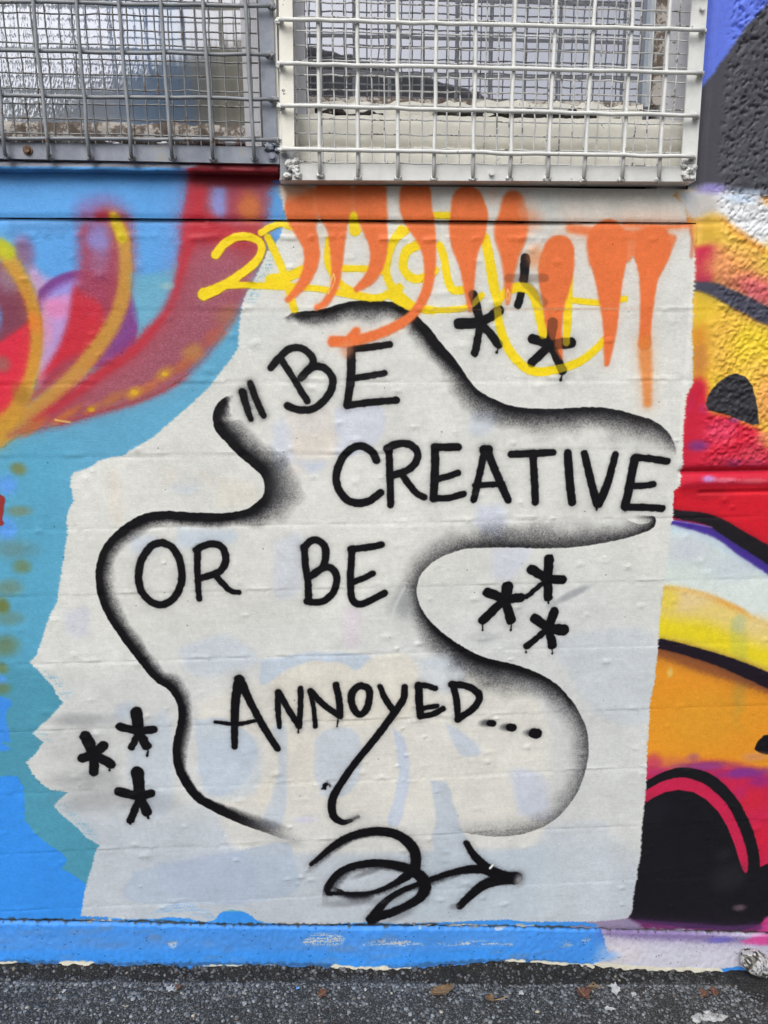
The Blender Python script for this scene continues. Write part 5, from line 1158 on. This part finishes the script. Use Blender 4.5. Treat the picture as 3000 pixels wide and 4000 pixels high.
G1 = empty("window_guard", "weathered grey steel bar guard bolted over the left window", "window guard", tuple(at(500, 622, -.045)), "barred steel guards over the windows")
YV1, YH1, YM1, YF1 = -.052, -.0445, -.026, -.038
topz = Z1 + .16
def bar(m, name, mat, par): return child(m, name, mat, par)
def up_to(a, b, Y):        # continue a bar traced between two photo points up past the frame
    p, q_ = at(*a, Y), at(*b, Y); k = (topz - q_[2]) / (p[2] - q_[2]); return q_ + (p - q_) * k, q_
for i, (xt, xb, yb) in enumerate([(-205, -130, 612), (-38, 20, 614), (129, 190, 618), (296, 350, 619), (463, 513, 620), (626, 672, 622), (794, 831, 626), (959, 993, 624)]):
    p, q_ = up_to((xt, 0), (xb, yb - 8), YV1); m = MB(); m.tube(bend(p, q_, .0009, 14, i), .0038)
    weld(m, q_ + np.array([0, .006, -.001]), .008, i); child(m, "vertical_bar", M_GREY, G1)
hl = [((0, 7), (1061, 23)), ((0, 197), (1057, 215)), ((0, 373), (1070, 387)), ((0, 540), (1079, 548))]
dz = at(0, 7, YH1)[2] - at(0, 197, YH1)[2]
for i in range(7):
    a, b = hl[max(0, min(i - 3, 3))] if i >= 3 else hl[0]
    p, q_ = at(*a, YH1), at(*b, YH1); p = p + (p - q_) * .4
    if i < 3: p[2] += dz * (3 - i); q_[2] += dz * (3 - i)
    m = MB(); m.tube(bend(p, q_, .0008, 16, 40 + i), .0038); weld(m, q_ + np.array([.0, .003, 0]), .010, 30 + i)
    child(m, "horizontal_bar", M_GREY, G1)
def wires(name, mat, par, xs_px, ys_px, Y, x_rng, y_rng, r, seed, zlo, crimp=.0012):
    m = MB(); g = np.random.default_rng(seed)
    for px in xs_px:
        a = at(px, y_rng[0], Y); b = np.array([a[0], Y, zlo]); a[2] = topz
        n = 26; P = bend(a, b, .0007, n, int(g.integers(1e6))); P[:, 1] += crimp * np.where(np.arange(n) % 2, 1, -1)
        m.tube(P, r, 5, False)
    z0 = at(800, y_rng[0], Y)[2]
    for py in ys_px:
        za = at(800, py, Y)[2] if py >= 0 else at(800, 0, Y)[2] + (-py) * .0006
        P = bend((x_rng[0], Y + .0022, za), (x_rng[1], Y + .0022, za), .0007, 40, int(g.integers(1e6))); m.tube(P, r, 5, False)
    o = child(m, name, mat, par); o["kind"] = "stuff"; return o
wires("wire_mesh", M_WIRE, G1, np.arange(-420, 1010, 53.5), np.arange(-340, 560, 58), YM1, (X0 + .02, at(1010, 300, YM1)[0]), (0, 555), .0016, 3, at(500, 566, YM1)[2])
m = MB()
# bottom angle: face, lip underneath
def plate(a, b, c, d, th):      # four photo points on plane Y (tl, tr, br, bl), extruded back
    lo = [np.array(v) for v in (a, b, c, d)]; hi = [v + np.array([0, th, 0]) for v in lo]
    return MB().hexa(lo, hi)
ext = lambda p, q_, k: p + (p - q_) * k
tl, tr, br, bl = at(0, 553, YF1), at(1085, 575, YF1), at(1092, 640, YF1), at(0, 619, YF1)
pl = plate(ext(tl, tr, .45), tr, br, ext(bl, br, .45), .004)
child(pl, "bottom_flange", M_GREYF, G1, smooth_=False)
lo = [ext(bl, br, .45), br, br + np.array([0, 0, .004]), ext(bl, br, .45) + np.array([0, 0, .004])]
m = MB().hexa([v + np.array([0, .0045, 0]) for v in lo], [v + np.array([0, .032, 0]) for v in lo]); child(m, "bottom_lip", M_GREYF, G1, smooth_=False)
a, b, c, d = at(1007, 0, YF1 + .006), at(1066, 0, YF1 + .006), at(1084, 574, YF1 + .006), at(1030, 572, YF1 + .006)
k = .45; pl = plate(ext(a, d, k), ext(b, c, k), c, d, .005); child(pl, "side_flange", M_GREYF, G1, smooth_=False)
a, d = at(1068, 0, YF1 + .012), at(1086, 574, YF1 + .012)
w_ = np.array([.005, 0, 0]); pl = plate(ext(a, d, k), ext(a, d, k) + w_, d + w_, d, .02); child(pl, "cream_edge", M_CREAM, G1, smooth_=False)
m = MB(); c = at(1058, 597, YF1); weld(m, at(1050, 574, YF1 - .002), .012, 71); weld(m, at(1075, 560, YF1 - .002), .010, 72); weld(m, at(1085, 585, YF1 - .002), .008, 73); child(m, "weld_bead", M_GREYF, G1)
def bolt(c, r, mat, par, washer=True):
    m = MB(); c = np.array(c)
    if washer: m.tube([c + (0, 0, 0), c + (0, -.002, 0)], r * 1.5, 16)
    m.tube([c + (0, -.002, 0), c + (0, -.0075, 0)], r, 6); child(m, "bolt", mat, par, smooth_=False)
bolt(at(109, 587, YF1), .0065, M_RUST, G1); bolt(at(1063, 612, YF1), .0068, M_GREYF, G1)
for i, (px, py, rr_) in enumerate([(430, 556, .007), (436, 548, .005), (455, 561, .005), (650, 562, .006), (632, 563, .006), (895, 561, .008), (905, 556, .005)]):
    m = MB().blobby(at(px, py, YF1 + .004), rr_, 90 + i, (1.4, .5, .6), .6); child(m, "paint_flake", M_JAMB, G1)

G2 = empty("window_guard", "white painted steel bar guard boxed out over the right window", "window guard", tuple(at(1900, 700, -.07)), "barred steel guards over the windows")
YH2, YV2, YM2, YF2 = -.0605, -.0525, -.030, -.045
for i, (xt, xb, yb) in enumerate([(1241, 1250, 684), (1396, 1398, 696), (1552, 1554, 696), (1706, 1695, 696), (1860, 1847, 697), (2016, 1992, 697), (2174, 2140, 700), (2325, 2280, 702), (2474, 2430, 702), (2619, 2574, 704)]):
    p, q_ = up_to((xt, 0), (xb, yb - 6), YV2); m = MB(); m.tube(bend(p, q_, .0007, 14, 100 + i), .0041)
    weld(m, q_ + np.array([0, .004, -.002]), .0085, 110 + i); child(m, "vertical_bar", M_WHITE, G2)
hr = [((1090, 75), (2752, 117)), ((1092, 247), (2744, 285)), ((1096, 412), (2727, 451)), ((1102, 581), (2712, 612))]
dz = at(1500, 75, YH2)[2] - at(1500, 247, YH2)[2]
for i in range(6):
    a, b = hr[max(0, i - 2)] if i >= 2 else hr[0]
    p, q_ = at(*a, YH2), at(*b, YH2)
    if i < 2: p[2] += dz * (2 - i); q_[2] += dz * (2 - i)
    m = MB(); m.tube(bend(p, q_, .0007, 24, 140 + i), .0043); weld(m, p + np.array([0, .008, 0]), .009, 150 + i); weld(m, q_ + np.array([0, .008, 0]), .009, 160 + i)
    child(m, "horizontal_bar", M_WHITE, G2)
wires("wire_mesh", M_WIREW, G2, np.arange(1146, 2690, 50.5), np.arange(-350, 660, 57.5), YM2, (at(1130, 300, YM2)[0], at(2700, 300, YM2)[0]), (0, 640), .0017, 5, at(1900, 645, YM2)[2])
tl, tr, br, bl = at(1140, 640, YF2), at(2668, 650, YF2), at(2714, 709, YF2), at(1092, 703, YF2)
child(plate(at(1148, 641, YF2), at(2662, 650, YF2), at(2714, 709, YF2), at(1140, 703, YF2), .004), "bottom_flange", M_WHITE, G2, smooth_=False)
lo = [bl, br, br + np.array([0, 0, .004]), bl + np.array([0, 0, .004])]
child(MB().hexa([v + np.array([0, .0045, 0]) for v in lo], [v + np.array([0, .047, 0]) for v in lo]), "bottom_lip", M_WHITE, G2, smooth_=False)
a, b, c, d = at(1088, 0, YF2 - .001), at(1142, 0, YF2 - .001), at(1150, 580, YF2 - .001), at(1103, 586, YF2 - .001)
child(plate(ext(a, d, k), ext(b, c, k), c, d, .0045), "side_flange", M_CREAM, G2, smooth_=False)
child(plate(at(1094, 590, YF2 + .002), at(1146, 590, YF2 + .002), at(1140, 702, YF2 + .002), at(1094, 702, YF2 + .002), .0045), "corner_plate", M_GREY, G2, smooth_=False, label="bare grey corner plate at the lower left of the guard")
a, b, c, d = at(2704, 0, YF2 - .001), at(2765, 0, YF2 - .001), at(2717, 706, YF2 - .001), at(2661, 652, YF2 - .001)
child(plate(ext(a, d, .4), ext(b, c, .4), c, d, .0045), "side_flange", M_WHITE, G2, smooth_=False)
# returns to the wall
b2 = [ext(b, c, .4), c]
child(MB().hexa([b2[0] + (-.004, .0048, 0), b2[0] + (0, .0048, 0), c + (0, .0048, 0), c + (-.004, .0048, 0)], [b2[0] + (-.004, .049, 0), b2[0] + (0, .049, 0), c + (0, .049, 0), c + (-.004, .049, 0)]), "side_return", M_WHITE, G2, smooth_=False)
a2, d2 = ext(at(1088, 0, YF2), at(1094, 702, YF2), .4), at(1094, 702, YF2)
child(MB().hexa([a2 + (0, .0045, 0), a2 + (.004, .0045, 0), d2 + (.004, .0045, .005), d2 + (0, .0045, .005)], [a2 + (0, .046, 0), a2 + (.004, .046, 0), d2 + (.004, .046, .005), d2 + (0, .046, .005)]), "side_return", M_WHITE, G2, smooth_=False)
bolt(at(1918, 678, YF2), .0055, M_WHITE, G2, False); bolt(at(2740, 34, YF2 - .001), .0058, M_WHITE, G2, False)
m = MB(); g2 = np.random.default_rng(12)
for i in range(13):
    px, py = g2.uniform(1118, 1166), g2.uniform(625, 690); weld(m, at(px, py, YF2 - .003), g2.uniform(.004, .009), 200 + i)
child(m, "weld_bead", M_WHITE, G2)
m = MB()
for i in range(14):
    px, py = g2.uniform(2668, 2712), g2.uniform(612, 700); weld(m, at(px, py, YF2 - .003), g2.uniform(.004, .009), 230 + i)
child(m, "weld_bead", M_WHITE, G2)

# ================================================================ things lying at the foot of the wall
M_LEAF1 = simple("brown_leaf", (84, 66, 48), (118, 96, 70), 60, .8); M_LEAF2 = simple("red_brown_leaf", (74, 48, 38), (108, 72, 56), 70, .8); M_TWIG = simple("dry_stalk", (126, 104, 78), (160, 136, 104), 50, .85)
M_CHIP = simple("white_paint_chip", (150, 154, 156), (188, 190, 190), 80, .6); M_CHIPB = simple("blue_paint_chip", (84, 150, 220), (110, 168, 230), 80, .6)

def ray_ground(px, py):
    u_ = (px - 1500) / FPX; v_ = -(py - 2000) / FPX; d = FWD + u_ * RGT + v_ * UPV
    # z = GC+GSL*x+.03*(y+.055)
    t = (GC + GSL * CAM[0] + .03 * (CAM[1] + .055) - CAM[2]) / (d[2] - GSL * d[0] - .03 * d[1])
    return CAM + d * t

def leaf(px, py, size, label, lobes, mat, rot, curl, seed, stalk=0.0, lift=.004):
    c = ray_ground(px, py); root = empty("fallen_leaf", label, "leaf", (c[0], c[1], c[2] + lift), "dead leaves at the foot of the wall")
    g = np.random.default_rng(seed); n = 48; th = np.linspace(0, 2 * math.pi, n, endpoint=False)
    rad = (.72 + .28 * np.cos(th) ** 2) if lobes == 0 else .50 + .34 * np.abs(np.cos(th * lobes / 2)) ** 1.5 + .14 * np.cos(th)
    rad = rad * (1 + .08 * (g.random(n) - .5)); V = [(0, 0, 0)]; F = []
    rings = [.35, .7, 1.0]
    for k_ in rings:
        for t_i, r_ in zip(th, rad):
            x_, y_ = math.cos(t_i) * r_ * k_ * (1.25 if lobes == 0 else 1.0), math.sin(t_i) * r_ * k_ * (.8 if lobes == 0 else 1.0)
            z_ = curl * (y_ * y_) + .5 * curl * x_ * x_ * (1 if x_ > 0 else .2) + .10 * (g.random() - .5) * k_ + .10 * abs(math.sin(t_i * (lobes or 6))) * k_ * curl
            V.append((x_, y_, z_))
    F += [(0, 1 + i, 1 + (i + 1) % n) for i in range(n)]
    for q_ in range(2):
        F += [(1 + q_ * n + i, 1 + (q_ + 1) * n + i, 1 + (q_ + 1) * n + (i + 1) % n, 1 + q_ * n + (i + 1) % n) for i in range(n)]
    V = np.array(V) * size / 2; cr, sr_ = math.cos(rot), math.sin(rot)
    V = np.column_stack([V[:, 0] * cr - V[:, 1] * sr_, V[:, 0] * sr_ + V[:, 1] * cr, V[:, 2]])
    o = mesh_obj("leaf_blade", V, F, mat, root); so_ = o.modifiers.new("thickness", 'SOLIDIFY'); so_.thickness = .0006
    pts = [np.array((math.cos(rot) * s_, math.sin(rot) * s_, .0009 + curl * .25 * s_ * s_ / max(size, .01))) for s_ in np.linspace(-.45 * size - stalk, .42 * size, 8)]
    mesh_m = MB().tube(pts, [.0009 + stalk * .02] * 4 + [.0008, .0007, .0005, .0003], 6); mesh_m.obj("midrib", M_TWIG, root)
    return root
leaf(1726, 3880, .048, "oval brown leaf curled on the asphalt below the arrow", 0, M_LEAF1, .1, .9, 1, lift=.003)
leaf(1918, 3912, .030, "shrivelled tan leaf with a long thick stalk", 3, M_LEAF1, 2.95, 1.2, 2, .028)
leaf(1258, 3888, .032, "small ragged red brown leaf left of the oval leaf", 5, M_LEAF2, .6, .5, 3)
leaf(2276, 3886, .050, "lobed rust brown leaf below the crack in the kerb", 5, M_LEAF2, -1.2, .7, 4)
leaf(2748, 3892, .030, "crumpled brown leaf left of its neighbour by the patch", 4, M_LEAF2, .3, 1.0, 5)
leaf(2788, 3886, .027, "curled brown leaf touching the round asphalt patch", 3, M_LEAF2, 1.5, 1.3, 6)
leaf(697, 3864, .018, "tiny brown leaf beside the white paint chip", 4, M_LEAF2, .8, .8, 7)

def chip(px, py, size, label, mat, seed, sq=1.0, cat="paint chip", grp="paint chips on the asphalt"):
    c = ray_ground(px, py); g = np.random.default_rng(seed); n = 14
    th = np.linspace(0, 6.283, n, endpoint=False); r = size / 2 * (.35 + .7 * g.random(n))
    top_ = [(math.cos(t) * q_, math.sin(t) * q_ * sq, .0025 + .003 * g.random()) for t, q_ in zip(th, r)]
    V = top_ + [(x_, y_, z_ - .0014) for x_, y_, z_ in top_]; F = [tuple(range(n)), tuple(range(2 * n - 1, n - 1, -1))] + [(i, i + n, (i + 1) % n + n, (i + 1) % n) for i in range(n)]
    o = mesh_obj("paint_chip", np.array(V), F, mat, smooth_=False); o.location = (c[0], c[1], c[2] + .003); o["label"] = label; o["category"] = cat; o["group"] = grp
    return o
chip(664, 3870, .026, "white paint chip beside the tiny brown leaf", M_CHIP, 1)
chip(1163, 3868, .016, "narrow blue paint chip standing near the kerb", M_CHIPB, 2, .5)
chip(2036, 3886, .020, "white paint chip between the tan leaf and the lobed leaf", M_CHIP, 3)
chip(2400, 3868, .030, "white paint chip right of the lobed leaf", M_CHIP, 4, 1.6)
chip(2472, 3890, .018, "grey white paint chip second from the lobed leaf", M_CHIP, 5)
chip(2380, 3948, .034, "long white paint smear on the stones below the chips", M_CHIP, 6, .5)
chip(250, 3880, .012, "small white paint chip at the left end of the kerb", M_CHIP, 7)
chip(1428, 3874, .012, "tiny pale paint chip below the white undercoat", M_CHIP, 8)
spl = MB(); g3 = np.random.default_rng(33)
for i in range(34):
    px, py = 2765 + g3.normal(0, 34), 3984 - abs(g3.normal(0, 14)); c = ray_ground(px, py); spl.blobby((c[0], c[1], c[2] + .001), g3.uniform(.004, .010), 300 + i, (1.3, 1, .35), .5)
o = spl.obj("paint_splash", M_CHIP); o["label"] = "thick white paint splash on the asphalt at the lower right"; o["category"] = "paint splash"

# dry grass in the kerb crack
gr = MB()
for i in range(9):
    c = ray_ground(2300 + g3.normal(0, 10), 3862 + g3.normal(0, 5)); a_ = g3.uniform(-.5, 1.2); L_ = g3.uniform(.02, .05)
    gr.tube([c + (0, 0, .002), c + (math.cos(a_) * L_ * .5, -.006, .012 + .01 * g3.random()), c + (math.cos(a_) * L_, -.012, .004 + .016 * g3.random())], [.0008, .0007, .0003], 5)
o = gr.obj("dry_grass", M_TWIG); o["label"] = "dry grass blades growing from the crack in the kerb"; o["category"] = "grass tuft"

# crumpled paint-splashed stub at the right
m_, t_, b_ = nmat("splashed_white_and_dark"); co = pos(t_)
v_ = nn(t_, "ShaderNodeTexNoise", i_Scale=34.0, i_Detail=3.0, i_Distortion=1.2); t_.links.new(co, v_.inputs["Vector"])
r_ = ramp(t_, [(.38, (52, 50, 44)), (.44, (120, 118, 112)), (.49, (190, 191, 194)), (.56, (160, 162, 168)), (.64, (84, 82, 76))]); t_.links.new(v_.outputs[0], r_.inputs[0]); t_.links.new(r_.outputs[0], b_.inputs["Base Color"]); b_.inputs["Roughness"].default_value = .7
V, F = ico(3); g4 = np.random.default_rng(4)
D_ = np.zeros(len(V))
for i in range(26):
    nrm = g4.normal(size=3); nrm /= np.linalg.norm(nrm); D_ += .06 * np.abs(V @ nrm * g4.uniform(2, 6) % 1 - .5)
V = V * (.56 + D_ * .75)[:, None] * np.array([.050, .036, .032])
ca_, sa_ = math.cos(.5), math.sin(.5)
V = np.column_stack([V[:, 0] * ca_ + V[:, 2] * sa_ * 1.0, V[:, 1], -V[:, 0] * sa_ + V[:, 2] * ca_])
c = at(2953, 3760, -.03)
o = mesh_obj("crumpled_lump", V * 1.12, F, m_, smooth_=False); o.location = tuple(c); o["label"] = "crumpled lump splashed with white and dark paint at the foot of the pier"; o["category"] = "lump"

# ================================================================ what the panes mirror: a gabled shed across the yard
def mirror_pt(px, py, Yg, Yt):
    p = at(px, py, Yg); d = p - CAM; d = d / d[1]; d2 = np.array([-d[0], 1, -d[2]])   # reflected ray heads back to -y
    s_ = (p[1] - Yt); return np.array([p[0] + d[0] * s_, Yt, p[2] + d[2] * s_])
Yt = -9.0
e0, e1 = mirror_pt(1196, 205, .07, Yt), mirror_pt(1920, 410, .07, Yt)
sl_ = (e1[2] - e0[2]) / (e1[0] - e0[0])
shed = empty("shed", "dark gabled shed across the yard, seen only mirrored in the panes", "shed", (e0[0], Yt, 0))
apx, apz = e0[0] - .4, e0[2] + sl_ * -.4
gzf = gz_at(e0[0], -8) - .2
eav = e1[0] + 1.2; ez = e1[2] + sl_ * 1.2
pr = [(apx - (eav - apx), gzf), (eav, gzf), (eav, ez), (apx, apz), (apx - (eav - apx), ez)]
front = [(x_, Yt, z_) for x_, z_ in pr]; back = [(x_, Yt - 4, z_) for x_, z_ in pr]
mm = MB().add(front + back, [(0, 1, 2, 3, 4), (9, 8, 7, 6, 5)] + [(i, i + 5, (i + 1) % 5 + 5, (i + 1) % 5) for i in range(5)])
child(mm, "shed_wall", simple("dark_cladding", (70, 70, 74), (86, 86, 90), 3), shed, smooth_=False)
for sgn in (1, -1):
    x_a, x_b = apx, apx + sgn * (eav - apx + .15); za, zb = apz + .02, ez + .02 - abs(sl_) * .15
    rm = MB().hexa([(x_a, Yt + .1, za), (x_b, Yt + .1, zb), (x_b, Yt - 4.1, zb), (x_a, Yt - 4.1, za)], [(x_a, Yt + .1, za + .06), (x_b, Yt + .1, zb + .06), (x_b, Yt - 4.1, zb + .06), (x_a, Yt - 4.1, za + .06)])
    child(rm, "shed_roof", simple("roof_sheet", (80, 80, 84), (96, 96, 100), 4), shed, smooth_=False)

for o_ in SC.objects:
    if o_.parent is None and o_.get("category"): o_["kind"] = "thing"
